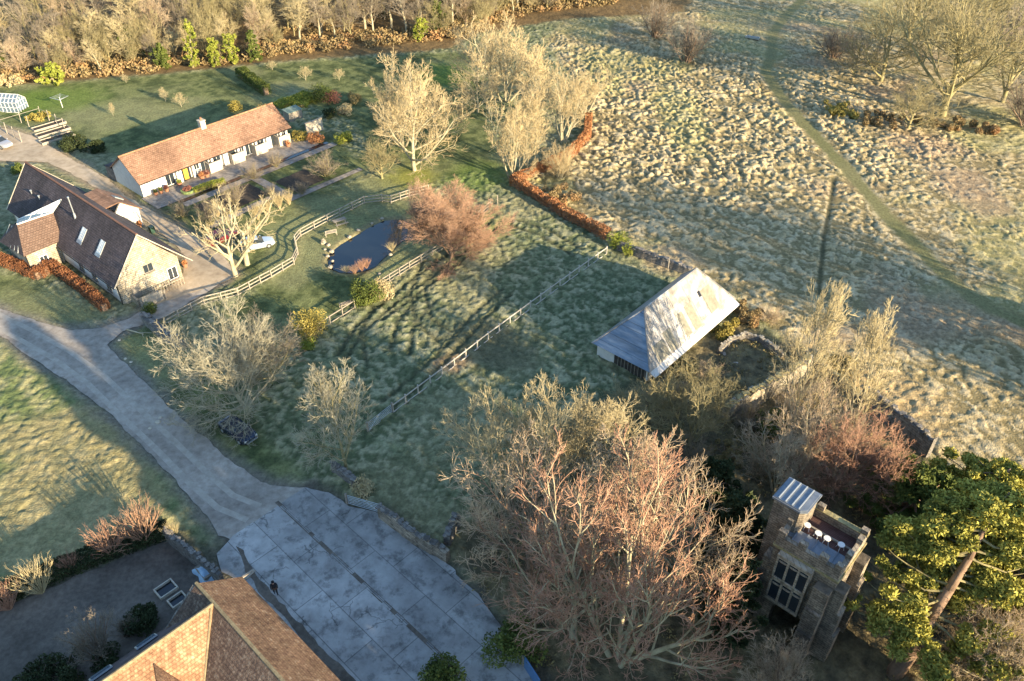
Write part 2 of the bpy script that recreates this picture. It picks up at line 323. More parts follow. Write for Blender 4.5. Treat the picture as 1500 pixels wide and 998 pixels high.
def axis(lo, hi, a, b, st, mid, far):
    f = np.arange(a, b, st); l = np.arange(lo, a, mid); r = np.arange(b, hi, mid)
    g = far * np.array([1, 2, 4, 8, 16, 32, 64, 110])
    return np.concatenate([lo - g[::-1], l, f, r, hi + g])
ax = axis(-115, 125, -58, 74, .2, .42, 14.0); ay = axis(20, 235, 30, 150, .2, .4, 14.0)
X, Y = np.meshgrid(ax, ay); nxg, nyg = len(ax), len(ay)
wob = (fbm(X * .5, Y * .5, 3) - .5) * 2.2
S = {}
for k in ('drive_track', 'farm_drive', 'concrete', 'garden', 'pond', 'wood', 'meadow', 'leftfield', 'treefloor'):
    S[k] = sd_poly(X, Y, W[k])
S['lawn'] = np.min([sd_poly(X, Y, q) for q in W['lawn']], axis=0)
S['cot'] = sd_poly(X, Y, COT); S['lawn'] = np.minimum(S['lawn'], S['cot'])
S['path'] = sd_line(X, Y, PATH); S['trail'] = sd_line(X, Y, TRAIL)
far = sst(200, 300, np.hypot(X, Y - 100))
def ww(k, soft=1.0, wb=1.0, off=0.0): return 1 - sst(-soft, soft, S[k] + wob * wb + off)
mead = ww('meadow', 1.2, .6); lf = ww('leftfield', 1, .4); lawn = ww('lawn', 1.0, .3); wood = ww('wood', 1.2, .8); tf = ww('treefloor', 1.5, 1)
# relief
def worms(sc, seed, wx=1.0):
    a = vn(X / sc * wx, Y / sc, seed); b = vn(X / sc * 2.1, Y / sc * 2.1, seed + 5); c = fbm(X / (sc * 6), Y / (sc * 6), seed + 8)
    r = 1 - np.abs(a * 2 - 1); return r * .6 + b * .4, c
wm, wc = worms(1.0, 11); wm2, _ = worms(.75, 15); wp, wpc = worms(.8, 31)
H = .03 * fbm(X, Y, 2)
regn = 1 - sst(22, 52, np.hypot((X - 22) * .9, Y - 135)); amp_m = .11 + .22 * regn + .10 * sst(.35, .65, wc) 
xr, yr = X * .8 + Y * .6, -X * .6 + Y * .8
wx_ = (vn(X / .9, Y / .9, 81) - .5) * .7; wy_ = (vn(X / .9, Y / .9, 82) - .5) * .7
ta = vn((xr + wx_) / .42, (yr + wy_) / .58, 61); tb = vn((X + wx_) / .25, (Y + wy_) / .34, 62); td_ = vn(xr / 1.7, yr / 2.2, 63)
tus = sst(.38, .70, ta * .56 + tb * .26 + td_ * .18) * (.6 + .7 * td_)
pad_amp = .11 * (1 - lawn) * (1 - mead)
H = H + mead * amp_m * tus * 1.0 + pad_amp * (wp * 1.3) * (.6 + .8 * wpc) + lf * (.05 * wp + .09 * sst(.35, .7, .65 * vn(xr / .55, yr / .6, 71) + .35 * vn(X / .3, Y / .33, 74)))
# ripples in the paddock
rip = np.sin((X * .62 + Y * .55 + 1.6 * fbm(X * .12, Y * .12, 40)) * 3.4)
padd = (1 - mead) * (1 - lawn) * (1 - lf) * (1 - wood)
H = H + padd * .14 * sst(.3, .7, .6 * vn(xr / .45, yr / .55, 70) + .4 * vn(X / .26, Y / .3, 73)) + lawn * .025 * vn(xr / .6, yr / .6, 72)
H = H + padd * .10 * rip * sst(.4, .7, fbm(X * .08, Y * .08, 44))
flat = np.ones_like(H)
for k in ('drive_track', 'farm_drive', 'concrete', 'garden'): flat = np.minimum(flat, sst(-.1, 1.3, S[k]))
flat = np.minimum(flat, sst(-.3, 1.0, S['cot']))
flat = np.minimum(flat, sst(1.0, 2.2, S['path'] + wob * .35) * .93 + .07); flat = np.minimum(flat, sst(.25, .9, S['trail']) * .9 + .1)
H = H * flat * (1 - far)
for k in ('drive_track', 'farm_drive', 'concrete', 'garden'): H = np.where(S[k] < .15, -.05, H)
H = H - .07 * (1 - sst(0.1, .5, S['trail']))
H = np.where(S['pond'] < .5, H - .55 * sst(.5, -.6, S['pond']), H)
# tractor ruts in the paddock
RUT = 9e9 * np.ones_like(X)
for L_ in ([(560, 590), (620, 540), (660, 500), (700, 455), (735, 425)], [(575, 600), (632, 552), (675, 508), (715, 462), (748, 432)], [(495, 520), (520, 480), (570, 435), (640, 385), (720, 325)], [(508, 525), (534, 486), (582, 442), (652, 392), (728, 334)], [(560, 470), (640, 410), (720, 350)], [(600, 520), (605, 480), (640, 440)], [(572, 515), (580, 475), (612, 436)], [(620, 385), (600, 430), (610, 475), (640, 500)], [(640, 380), (622, 428), (632, 468), (660, 488)], [(545, 450), (528, 490), (540, 540)], [(745, 330), (790, 345), (840, 375)], [(755, 322), (800, 336), (852, 366)]):
    RUT = np.minimum(RUT, sd_line(X, Y, GP(L_)) + .25 * np.abs(wob))
H = H - padd * .13 * (1 - sst(.12, .55, RUT))
# colours
def col(c): return np.array(c)[None, None, :]
n1 = fbm(X * .09, Y * .09, 50)[..., None]; n2 = fbm(X * .9, Y * .9, 51, 4)[..., None]; n3 = fbm(X * .03, Y * .03, 53)[..., None]
def mixc(a, b, t): return a * (1 - t) + b * t
ptuf = (.6 * vn(xr / .45, yr / .55, 70) + .4 * vn(X / .26, Y / .3, 73)); pt_ = sst(.35, .65, ptuf)[..., None]
grass = mixc(mixc(col((.085, .105, .052)), col((.125, .145, .07)), n2), mixc(col((.19, .21, .11)), col((.33, .32, .19)), sst(.3, .7, n2)), pt_); grass = mixc(grass, col((.33, .29, .16)), .45 * sst(.5, .75, n1))
K = grass
mt = sst(.0, .42, tus[..., None])
mcol = mixc(mixc(col((.19, .155, .075)), col((.27, .22, .11)), n2), mixc(col((.37, .295, .155)), col((.50, .415, .25)), sst(.3, .7, n2)), mt)
mcol = mixc(mcol, col((.30, .30, .12)), .45 * sst(.5, .7, n1)); mcol = mixc(mcol, col((.36, .25, .17)), .5 * sst(.58, .78, fbm(X * .07, Y * .07, 57)[..., None]))
K = mixc(K, mcol, mead[..., None])
lcol = mixc(col((.13, .165, .065)), col((.33, .31, .15)), sst(.35, .75, n2)); lcol = mixc(lcol, col((.34, .27, .14)), .6 * sst(.45, .65, n1)); K = mixc(K, lcol, lf[..., None])
la = mixc(col((.07, .09, .035)), col((.17, .19, .075)), sst(.3, .7, n2)); la = mixc(la, col((.26, .26, .13)), .6 * sst(.45, .7, n1)); K = mixc(K, la, lawn[..., None])
K = mixc(K, mixc(col((.10, .07, .035)), col((.24, .16, .07)), n2), wood[..., None])
K = mixc(K, mixc(col((.10, .085, .05)), col((.21, .17, .09)), sst(.3, .7, n2)), tf[..., None] * (1 - mead[..., None]))
pt = 1 - sst(.6, 1.6, S['path'] + wob * .35); K = mixc(K, mixc(col((.15, .155, .06)), col((.25, .225, .11)), n1), pt[..., None])
tr = (1 - sst(.12, .5, S['trail'] + wob * .1)) * .9; K = mixc(K, col((.085, .08, .04)), tr[..., None])
for k, c in (('drive_track', (.19, .17, .14)), ('farm_drive', (.28, .22, .15)), ('concrete', (.10, .09, .07)), ('garden', (.10, .09, .07))):
    t = (1 - sst(-.2, 1.6, S[k] + wob * .8))[..., None] * .85; K = mixc(K, col(c), t)
t = (1 - sst(.3, 1.2, S['pond']))[..., None]; K = mixc(K, col((.23, .2, .11)), t * .8)
cx_, cy_ = G(620, 262)
for (u, v, r, c, s_) in ((607, 262, 5, (.25, .25, .05), .8), (430, 150, 4.5, (.38, .36, .06), .9), (690, 500, 6, (.16, .14, .08), .6), (740, 515, 5, (.12, .115, .065), .7), (655, 535, 2.5, (.3, .2, .12), .7), (720, 330, 5, (.2, .2, .06), .5), (40, 150, 8, (.12, .19, .03), .8), (100, 145, 9, (.14, .2, .04), .7), (650, 110, 9, (.13, .2, .04), .8), (700, 260, 7, (.12, .18, .04), .7), (980, 380, 5, (.34, .27, .17), .8), (1230, 560, 8, (.42, .30, .15), .6), (1300, 600, 8, (.42, .30, .15), .6)):
    p = G(u, v); t = (s_ * (1 - sst(r * .3, r, np.hypot(X - p[0], Y - p[1]) + wob * 1.5)))[..., None]; K = mixc(K, col(c), t)
t = (padd * (1 - sst(.1, .6, RUT)) * .75)[..., None]; K = mixc(K, col((.06, .065, .035)), t)
K = np.clip(K, .01, .9)
idx = np.arange(nxg * nyg).reshape(nyg, nxg)
F = np.stack([idx[:-1, :-1], idx[:-1, 1:], idx[1:, 1:], idx[1:, :-1]], -1).reshape(-1, 4)
M['ground'] = attr_mat('grass_and_meadow', 'Col', .97, .11, 2.6, 5.5)
me = mesh_np('ground', np.stack([X, Y, H], -1).reshape(-1, 3), F, M['ground'], True)
a = me.color_attributes.new('Col', 'FLOAT_COLOR', 'POINT')
a.data.foreach_set('color', np.concatenate([K.reshape(-1, 3), np.ones((nxg * nyg, 1))], 1).astype(np.float32).ravel())
tagp(link('ground', me), kind='structure')
del F, idx

def densify(P, step, jit, seed):
    rnd = random.Random(seed); out = []
    for i in range(len(P)):
        a, b = np.array(P[i]), np.array(P[(i + 1) % len(P)]); L = np.linalg.norm(b - a); n = max(1, int(L / step)); nrm = np.array([-(b - a)[1], (b - a)[0]]) / max(L, 1e-6)
        for k in range(n):
            p = a + (b - a) * k / n; q = (fbm(np.array([p[0] * .8]), np.array([p[1] * .8]), seed)[0] - .5) * 2 + rnd.uniform(-.25, .25)
            out.append(tuple(p + nrm * q * jit))
    return out
def sheet(name, P, z, m, kind='structure', parent=None, jit=.35, step=.5, seed=1):
    Q = densify(P, step, jit, seed) if jit else P
    bm = bmesh.new(); vs = [bm.verts.new((x, y, z)) for x, y in Q]; f = bm.faces.new(vs)
    if f.normal.z < 0: f.normal_flip()
    bmesh.ops.triangulate(bm, faces=bm.faces); me = bpy.data.meshes.new(name); bm.to_mesh(me); bm.free(); me.materials.append(m)
    o = link(name, me, parent)
    if kind: o['kind'] = kind
    return o
sheet('gravel_track', W['drive_track'], .02, M['track'], jit=.22)
def rut_lines(name, L_, off, wd, z):
    Lw = [np.array(p) for p in GP(L_)]; out = MB()
    for sgn in (-1, 1):
        pts = []
        for i, p in enumerate(Lw):
            d = Lw[min(i + 1, len(Lw) - 1)] - Lw[max(i - 1, 0)]; d = d / np.linalg.norm(d); nr = np.array([-d[1], d[0]]); pts.append((p + nr * (off * sgn - wd), p + nr * (off * sgn + wd)))
        for (a, b), (c, d2) in zip(pts[:-1], pts[1:]): out.add([(a[0], a[1], z), (b[0], b[1], z), (d2[0], d2[1], z), (c[0], c[1], z)], [(0, 3, 2, 1)])
    o = out.build(name, M['rut']); o['kind'] = 'structure'
M['rut'] = mat('worn_wheel_line', [(.3, (.32, .285, .235)), (.5, (.40, .36, .30)), (.7, (.48, .435, .37))], 1.1, .95, .01, 10)
rut_lines('wheel_rut', [(-20, 462), (40, 492), (90, 520), (140, 556), (190, 604), (240, 650), (290, 700), (330, 735), (372, 752)], .85, .28, .026)
sheet('farm_driveway', W['farm_drive'], .012, M['drive'], jit=.3, seed=2)
sheet('garden_gravel', W['garden'], .02, M['yardgravel'], jit=.3, seed=4)
sheet('pond_water', W['pond'], -.14, M['water'], jit=.12, seed=5)

# concrete yard: material with slab joints, cracks, stains in a frame turned to the slabs
def concrete_mat():
    m = mat('cracked_concrete', [(.28, (.27, .26, .245)), (.5, (.39, .385, .365)), (.72, (.50, .49, .465))], .55, .8, .01, 6, big=(.13, .72, 1.12))
    t = m.node_tree; N = t.nodes; L = t.links; tc = N.new('ShaderNodeTexCoord')
    def dark(fac_out, lo, a, b2):
        mul_tex(m, fac_out, lo, 1.0, (a, b2))
    nz = N.new('ShaderNodeTexNoise'); nz.inputs['Scale'].default_value = .9; nz.inputs['Detail'].default_value = 6; L.new(tc.outputs['Object'], nz.inputs['Vector'])
    ad = N.new('ShaderNodeVectorMath'); ad.operation = 'MULTIPLY_ADD'; ad.inputs[1].default_value = (1.6, 1.6, 0); L.new(nz.outputs['Color'], ad.inputs[0]); L.new(tc.outputs['Object'], ad.inputs[2])
    vo = N.new('ShaderNodeTexVoronoi'); vo.feature = 'DISTANCE_TO_EDGE'; vo.inputs['Scale'].default_value = .5; L.new(ad.outputs[0], vo.inputs['Vector'])
    nm = N.new('ShaderNodeTexNoise'); nm.inputs['Scale'].default_value = .22; L.new(tc.outputs['Object'], nm.inputs['Vector'])
    sm = N.new('ShaderNodeMapRange'); sm.inputs[1].default_value = .46; sm.inputs[2].default_value = .6; sm.inputs[3].default_value = .25; sm.inputs[4].default_value = 0; L.new(nm.outputs[0], sm.inputs[0])
    s2 = N.new('ShaderNodeMath'); s2.operation = 'ADD'; L.new(vo.outputs['Distance'], s2.inputs[0]); L.new(sm.outputs[0], s2.inputs[1])
    dark(s2.outputs[0], .42, .0, .028)
    bt = N.new('ShaderNodeTexBrick'); bt.offset = .37; bt.inputs['Scale'].default_value = 1; bt.inputs['Brick Width'].default_value = 6.2; bt.inputs['Row Height'].default_value = 2.62
    bt.inputs['Mortar Size'].default_value = .045; bt.inputs['Mortar Smooth'].default_value = .4; bt.inputs['Color1'].default_value = (.86, .86, .86, 1); bt.inputs['Color2'].default_value = (1.1, 1.1, 1.1, 1)
    bt.inputs['Mortar'].default_value = (.52, .52, .52, 1); L.new(tc.outputs['Object'], bt.inputs['Vector'])
    b, s = base_link(m); mx = N.new('ShaderNodeVectorMath'); mx.operation = 'MULTIPLY'; L.new(s, mx.inputs[0]); L.new(bt.outputs[0], mx.inputs[1]); L.new(mx.outputs[0], b.inputs['Base Color'])
    n3 = N.new('ShaderNodeTexNoise'); n3.inputs['Scale'].default_value = .8; n3.inputs['Detail'].default_value = 8; n3.inputs['Roughness'].default_value = .7; L.new(tc.outputs['Object'], n3.inputs['Vector'])
    dark(n3.outputs[0], .5, .36, .50)
    return m
M['concrete'] = concrete_mat()
c0 = G(407.3, 737.3); c1 = G(683, 996); crz = math.atan2(*(c1 - c0)[::-1])
def local(P, o, rz):
    c, s = math.cos(rz), math.sin(rz); return [((x - o[0]) * c + (y - o[1]) * s, -(x - o[0]) * s + (y - o[1]) * c) for x, y in P]
def yard_sheet(name, P, z, m, jit, seed=9):
    o = sheet(name, local(P, c0, crz), z, m, jit=jit, seed=seed); o.location = (c0[0], c0[1], 0); o.rotation_euler = (0, 0, crz); return o
yard_sheet('concrete_yard', W['concrete'], .05, M['concrete'], .14)
yard_sheet('wet_grass_strip', GP([(346, 800), (358, 806), (372, 838), (398, 868), (430, 902), (462, 938), (510, 985), (535, 1010), (500, 1010), (470, 972), (434, 925), (404, 893), (380, 868), (360, 838)]), .058, M['yardgravel'], .2, 21)
# drain channel along the yard: a dark strip with loose broken cover blocks
mb = MB(); mb.bb(-.2, 27, -.17, .17, .03, .056); dc = mb.build('drain_channel', M['yardgravel'])
mb2 = MB(); rnd = random.Random(3); xx = .5
while xx < 27:
    l = rnd.uniform(.5, 1.3)
    if rnd.random() < .72: mb2.box((xx + l / 2, rnd.uniform(-.05, .05), .064), (l - .04, rnd.uniform(.2, .26), .03), rnd.uniform(-.04, .04))
    xx += l
cv = mb2.build('cover_blocks', M['concrete'], dc)
dc.location = (c0[0], c0[1], 0); dc.rotation_euler = (0, 0, crz); dc['kind'] = 'structure'

# ================================================================== trees
def norm(a): return a / (np.linalg.norm(a, axis=-1, keepdims=True) + 1e-9)
def polyline(rs, S0, D0, L0, K, up, wig):
    N = len(S0); P = np.zeros((N, K + 1, 3)); P[:, 0] = S0; D = D0.copy(); T = np.zeros((N, K + 1, 3)); T[:, 0] = D
    for j in range(K):
        D = norm(D + rs.normal(0, wig, (N, 3)) + np.array([0, 0, up])); P[:, j + 1] = P[:, j] + D * (L0 / K)[:, None]; T[:, j + 1] = D
    return P, T
def tubes(P, T, R0, R1, sides):
    N, K1, _ = P.shape; ref = norm(np.cross(T[:, 0], np.array([.31, .77, .55])) + 1e-4)
    U = norm(ref[:, None] - T * np.sum(ref[:, None] * T, -1, keepdims=True)); Vv = np.cross(T, U)
    r = (R0[:, None] * (1 - np.linspace(0, 1, K1)[None] ** .9) + R1[:, None] * np.linspace(0, 1, K1)[None] ** .9)[..., None]
    an = np.arange(sides) * 2 * math.pi / sides
    V = P[:, :, None] + (U[:, :, None] * np.cos(an)[None, None, :, None] + Vv[:, :, None] * np.sin(an)[None, None, :, None]) * r[:, :, None]
    base = (np.arange(N) * K1 * sides)[:, None, None] + (np.arange(K1 - 1) * sides)[None, :, None]; s = np.arange(sides)[None, None]
    a = base + s; b = base + (s + 1) % sides
    F = np.stack([a, b, b + sides, a + sides], -1).reshape(-1, 4)
    return V.reshape(-1, 3), F
def skeleton(seed, levels, trunk, forks=None):
    """returns list of (P, T, R0, R1, sides) per level"""
    rs = np.random.RandomState(seed); out = []
    S0 = np.array(trunk.get('starts', [(0, 0, -.2)]), float); N = len(S0)
    D0 = norm(np.array(trunk.get('dirs', [(0, 0, 1)] * N), float)); L0 = np.full(N, trunk['len']) * rs.uniform(.85, 1.1, N); R0 = np.full(N, trunk['r'])
    P, T = polyline(rs, S0, D0, L0, trunk.get('k', 6), trunk.get('up', .03), trunk.get('wig', .05)); R1 = R0 * trunk.get('taper', .45)
    out.append((P, T, R0, R1, 7))
    for lv in levels:
        n = lv['n']; K = P.shape[1] - 1; N = len(P)
        t = lv['t0'] + (1 - lv['t0']) * (np.arange(n)[None] + rs.uniform(.1, .9, (N, n))) / n
        f = t * K; i = np.minimum(f.astype(int), K - 1); fr = (f - i)[..., None]; ar = np.arange(N)[:, None]
        st = P[ar, i] * (1 - fr) + P[ar, i + 1] * fr; tg = norm(T[ar, i] * (1 - fr) + T[ar, i + 1] * fr)
        ang = np.radians(rs.normal(lv['a'], lv.get('asd', 9), (N, n))); ang = ang * (1 - lv.get('atip', .35) * t)
        az = rs.uniform(0, 6.28, (N, 1)) + np.arange(n)[None] * 2.4 + rs.normal(0, .4, (N, n))
        rf = norm(np.cross(tg, np.array([.1, .2, .97])) + 1e-3); rf2 = np.cross(tg, rf)
        d = norm(tg * np.cos(ang)[..., None] + (rf * np.cos(az)[..., None] + rf2 * np.sin(az)[..., None]) * np.sin(ang)[..., None])
        l = L0[:, None] * lv['l'] * (1 - lv.get('ltip', .4) * np.maximum(0, (t - lv['t0']) / (1 - lv['t0']))) * rs.uniform(.7, 1.2, (N, n))
        rr = (R0[:, None] * (1 - t) + R1[:, None] * t) * lv.get('r', .6)
        S0 = st.reshape(-1, 3); D0 = d.reshape(-1, 3); L0 = l.ravel(); R0 = np.maximum(rr.ravel(), lv.get('rmin', .012)); 
        zt = D0[:, 2] < lv.get('zmin', -.25); D0[zt, 2] = lv.get('zmin', -.25) * .5; D0 = norm(D0)
        P, T = polyline(rs, S0, D0, L0, lv['k'], lv.get('up', .05), lv.get('wig', .12)); R1 = R0 * lv.get('taper', .4)
        out.append((P, T, R0, R1, lv.get('s', 3)))
    return out
def join_np(parts):
    Vs, Fs, n = [], [], 0
    for V, F in parts: Vs.append(V); Fs.append(F + n); n += len(V)
    return np.concatenate(Vs), np.concatenate(Fs)
PROTO = {}
def proto(name, seed, levels, trunk, cut=2, H=10.0):
    sk = skeleton(seed, levels, trunk)
    zt = max(p[0][..., 2].max() for p in sk); rad = np.percentile(np.hypot(sk[-1][0][..., 0], sk[-1][0][..., 1]), 97)
    a = join_np([tubes(*p) for p in sk[:cut]]); b = join_np([tubes(*p) for p in sk[cut:]])
    PROTO[name] = (mesh_np(name + '_trunk', a[0], a[1], M['bark_pale'], True), mesh_np(name + '_crown', b[0], b[1], M['twig_straw'], False), zt, rad, sk[-1][0][:, -1].copy())
# broad spreading trees
def lv(n, t0, a, l, k, up, wig, r, sd, rmin, **kw): kw.setdefault('atip', .25); return dict(n=n, t0=t0, a=a, l=l, k=k, up=up, wig=wig, r=r, s=sd, rmin=rmin, **kw)
proto('broad', 3, [lv(14, .2, 66, 1.4, 7, .10, .08, .52, 6, .06, ltip=.25, asd=14), lv(7, .2, 42, .5, 5, .04, .10, .52, 4, .04), lv(5, .15, 42, .62, 4, .03, .11, .62, 3, .028), lv(3, .15, 40, .7, 3, .02, .12, .75, 3, .022), lv(3, .15, 38, .75, 2, .02, .13, .8, 3, .014)], dict(len=5.0, r=.32, k=6), cut=3)
proto('broadb', 17, [lv(14, .12, 70, 1.2, 6, .10, .09, .52, 6, .06, ltip=.25, asd=14), lv(7, .2, 44, .52, 5, .04, .11, .52, 4, .04), lv(5, .15, 42, .62, 4, .03, .12, .62, 3, .028), lv(3, .15, 40, .7, 3, .02, .12, .75, 3, .022), lv(3, .15, 38, .75, 2, .02, .13, .8, 3, .014)], dict(len=6.2, r=.28, k=6), cut=3)
# ascending (ash / lime like)
proto('ascend', 5, [lv(16, .12, 46, .7, 6, .09, .07, .48, 5, .045, ltip=.5), lv(6, .2, 36, .54, 4, .05, .09, .55, 4, .032), lv(5, .18, 36, .62, 4, .04, .1, .62, 3, .024), lv(3, .15, 36, .7, 3, .03, .12, .75, 3, .02), lv(3, .15, 36, .75, 2, .02, .12, .8, 3, .014)], dict(len=8.2, r=.18, k=8, taper=.2), cut=3)
proto('multi', 23, [lv(7, .2, 40, .66, 6, .10, .08, .55, 5, .055, ltip=.35), lv(5, .2, 38, .58, 4, .06, .10, .58, 4, .036), lv(4, .18, 40, .64, 4, .05, .11, .65, 3, .028), lv(3, .15, 40, .7, 3, .03, .13, .75, 3, .022), lv(3, .15, 38, .75, 2, .02, .13, .8, 3, .014)],
      dict(starts=[(0, 0, -.2), (.3, .1, -.2), (-.2, .3, -.2), (-.1, -.3, -.2), (.3, -.3, -.2)], dirs=[(.1, 0, 1), (.7, .15, 1), (-.5, .5, 1), (-.35, -.6, 1), (.3, -.9, 1)], len=6.6, r=.17, k=7, taper=.35, up=.06, wig=.07), cut=3)
# rounded dome, radiating twigs
proto('dome', 9, [lv(26, .04, 74, 1.5, 6, .07, .07, .45, 4, .05, ltip=.1, asd=20), lv(7, .2, 40, .52, 4, .03, .10, .52, 3, .032), lv(5, .18, 40, .64, 3, .02, .11, .62, 3, .024), lv(3, .15, 38, .7, 3, .01, .12, .75, 3, .02), lv(4, .12, 36, .72, 2, 0, .13, .8, 3, .013)], dict(len=4.6, r=.26, k=5), cut=3)
proto('finedome', 13, [lv(34, .04, 66, 1.15, 6, .09, .07, .42, 4, .03, ltip=.0, asd=20), lv(9, .22, 38, .5, 4, .03, .10, .5, 3, .02), lv(7, .18, 38, .6, 3, .01, .12, .6, 3, .015), lv(6, .15, 38, .68, 3, 0, .13, .7, 3, .012), lv(3, .12, 36, .7, 2, 0, .12, .8, 3, .011)], dict(len=4.6, r=.26, k=5), cut=2)
# pollard: bare stout limbs, sparse twigs
proto('pollard', 31, [lv(9, .25, 52, 1.5, 7, .09, .11, .55, 6, .06, ltip=.2, asd=14), lv(5, .3, 48, .45, 5, .03, .2, .5, 4, .03), lv(5, .25, 46, .5, 4, .02, .22, .6, 3, .018), lv(4, .2, 44, .55, 3, 0, .24, .7, 3, .013)], dict(len=3.6, r=.32, k=5), cut=3)
# tall narrow woodland pole
proto('pole', 41, [lv(18, .28, 36, .32, 4, .09, .09, .42, 4, .035, ltip=.5), lv(6, .2, 36, .6, 3, .04, .12, .55, 3, .024), lv(5, .2, 36, .65, 3, .04, .14, .6, 3, .018), lv(3, .15, 34, .7, 2, .02, .14, .7, 3, .015)], dict(len=10, r=.14, k=9, taper=.25, wig=.05), cut=1)
proto('woodcrown', 47, [lv(14, .12, 50, .8, 5, .08, .10, .5, 4, .04, ltip=.4), lv(7, .18, 40, .56, 4, .03, .12, .5, 3, .026), lv(6, .18, 38, .62, 3, .02, .14, .6, 3, .018), lv(4, .15, 36, .68, 2, .02, .14, .7, 3, .015)], dict(len=7, r=.17, k=6, taper=.3), cut=2)
# many-stemmed willow shrub
_r = random.Random(5); _st = []; _dr = []
for i in range(46):
    a_ = i * 2.4; q = .15 + .85 * (i / 46); _st.append((.35 * q * math.cos(a_), .35 * q * math.sin(a_), -.1)); _dr.append((q * .9 * math.cos(a_) + _r.uniform(-.1, .1), q * .9 * math.sin(a_) + _r.uniform(-.1, .1), 1))
proto('stems', 53, [dict(n=4, t0=.35, a=24, l=.42, k=3, up=.1, wig=.12, r=.7, rmin=.03), dict(n=3, t0=.3, a=26, l=.5, k=2, up=.05, wig=.15, r=.8, rmin=.022)], dict(starts=_st, dirs=_dr, len=8, r=.10, k=4, taper=.4, up=.08, wig=.08), cut=1)
proto('bush', 59, [dict(n=7, t0=.1, a=40, l=.5, k=3, up=.05, wig=.2, r=.6, rmin=.03), dict(n=7, t0=.15, a=45, l=.55, k=2, wig=.22, r=.7, rmin=.022), dict(n=4, t0=.1, a=45, l=.6, k=2, wig=.22, r=.8, rmin=.017)],
      dict(starts=[(s[0] * 1.6, s[1] * 1.6, -.1) for s in _st[::3]], dirs=[(d[0] * 1.1, d[1] * 1.1, d[2]) for d in _dr[::3]], len=7, r=.12, k=4, taper=.4, up=.05, wig=.12), cut=1)

TREES = []
def tree(base, h, rad, pr, label, group=None, bk='bark_pale', tw='twig_straw', rz=None, cat='tree', name='bare_tree', lean=None):
    tm, cm, zt, pr_r, tips = PROTO[pr]; rnd = random.Random(int(base[0] * 31 + base[1] * 17))
    t = thing(name, label, cat, (base[0], base[1], 0), rnd.uniform(0, 6.28) if rz is None else rz, group)
    k = rad / pr_r; t.scale = (k, k, h / zt)
    if lean: t.rotation_euler[0] = lean[0]; t.rotation_euler[1] = lean[1]
    link('trunk', tm, t, M[bk]); link('crown', cm, t, M[tw]); TREES.append(t)
    return t
def treeuv(u, v, topv, rad, pr, label, **kw):
    p = G(u, v); return tree(p, h_for(p, topv), rad, pr, label, **kw)

def leaves(Cn, Rd, n, size, rs, flat=1.0, shell=.5, elong=1.6):
    """leaf quads through ellipsoid clumps: Cn (m,3), Rd (m,)"""
    Cn = np.asarray(Cn, float); Rd = np.asarray(Rd, float); w_ = Rd ** 2; w_ = w_ / w_.sum(); i = rs.choice(len(Cn), n, p=w_)
    d = norm(rs.normal(0, 1, (n, 3))); r = (shell + (1 - shell) * rs.rand(n)) ** .7
    P = Cn[i] + d * (Rd[i] * r)[:, None] * np.array([1, 1, flat])
    a = norm(rs.normal(0, 1, (n, 3)) + d * .35); b = norm(np.cross(a, rs.normal(0, 1, (n, 3)))); s = (size * rs.uniform(.6, 1.4, n))[:, None]
    V = np.stack([P - a * s * elong * .5, P + b * s * .5, P + a * s * elong * .5, P - b * s * .5], 1).reshape(-1, 3)
    V[:, 2] = np.maximum(V[:, 2], .01)
    return V, np.arange(4 * n).reshape(n, 4)
def blobby(n, size, rs, rx, ry, rz_, cz, sub=.35, m=14):
    """clump centres forming an uneven crown"""
    d = norm(rs.normal(0, 1, (m, 3))); C_ = d * np.array([rx, ry, rz_]) * rs.uniform(.35, .8, (m, 1)) + np.array([0, 0, cz]); Rd = rs.uniform(.7, 1.3, m) * sub * min(rx, ry, rz_ * 1.3) * 1.3
    return leaves(C_, Rd, n, size, rs)
def bush(base, rx, h, label, m='leaf_green', n=1500, size=.16, cat='shrub', name='evergreen_shrub', group=None, stems=True, ry=None, rz=0.0, seed=None):
    rs = np.random.RandomState(seed if seed is not None else int(abs(base[0] * 13 + base[1] * 7)) % 9999)
    t = thing(name, label, cat, (base[0], base[1], 0), rz, group)
    n = int(n * 1.9); size *= .72; V, F_ = blobby(n, size, rs, rx, ry or rx, h * .5, h * .5, .45, 16); link('foliage', mesh_np('foliage', V, F_, M[m]), t)
    if stems:
        mb = MB()
        for k in range(5):
            a_ = k * 1.3; mb.tube((0, 0, 0), (rx * .5 * math.cos(a_), (ry or rx) * .5 * math.sin(a_), h * .7), .05, .02, 5)
        mb.build('stem', M['bark_red'], t)
    return t
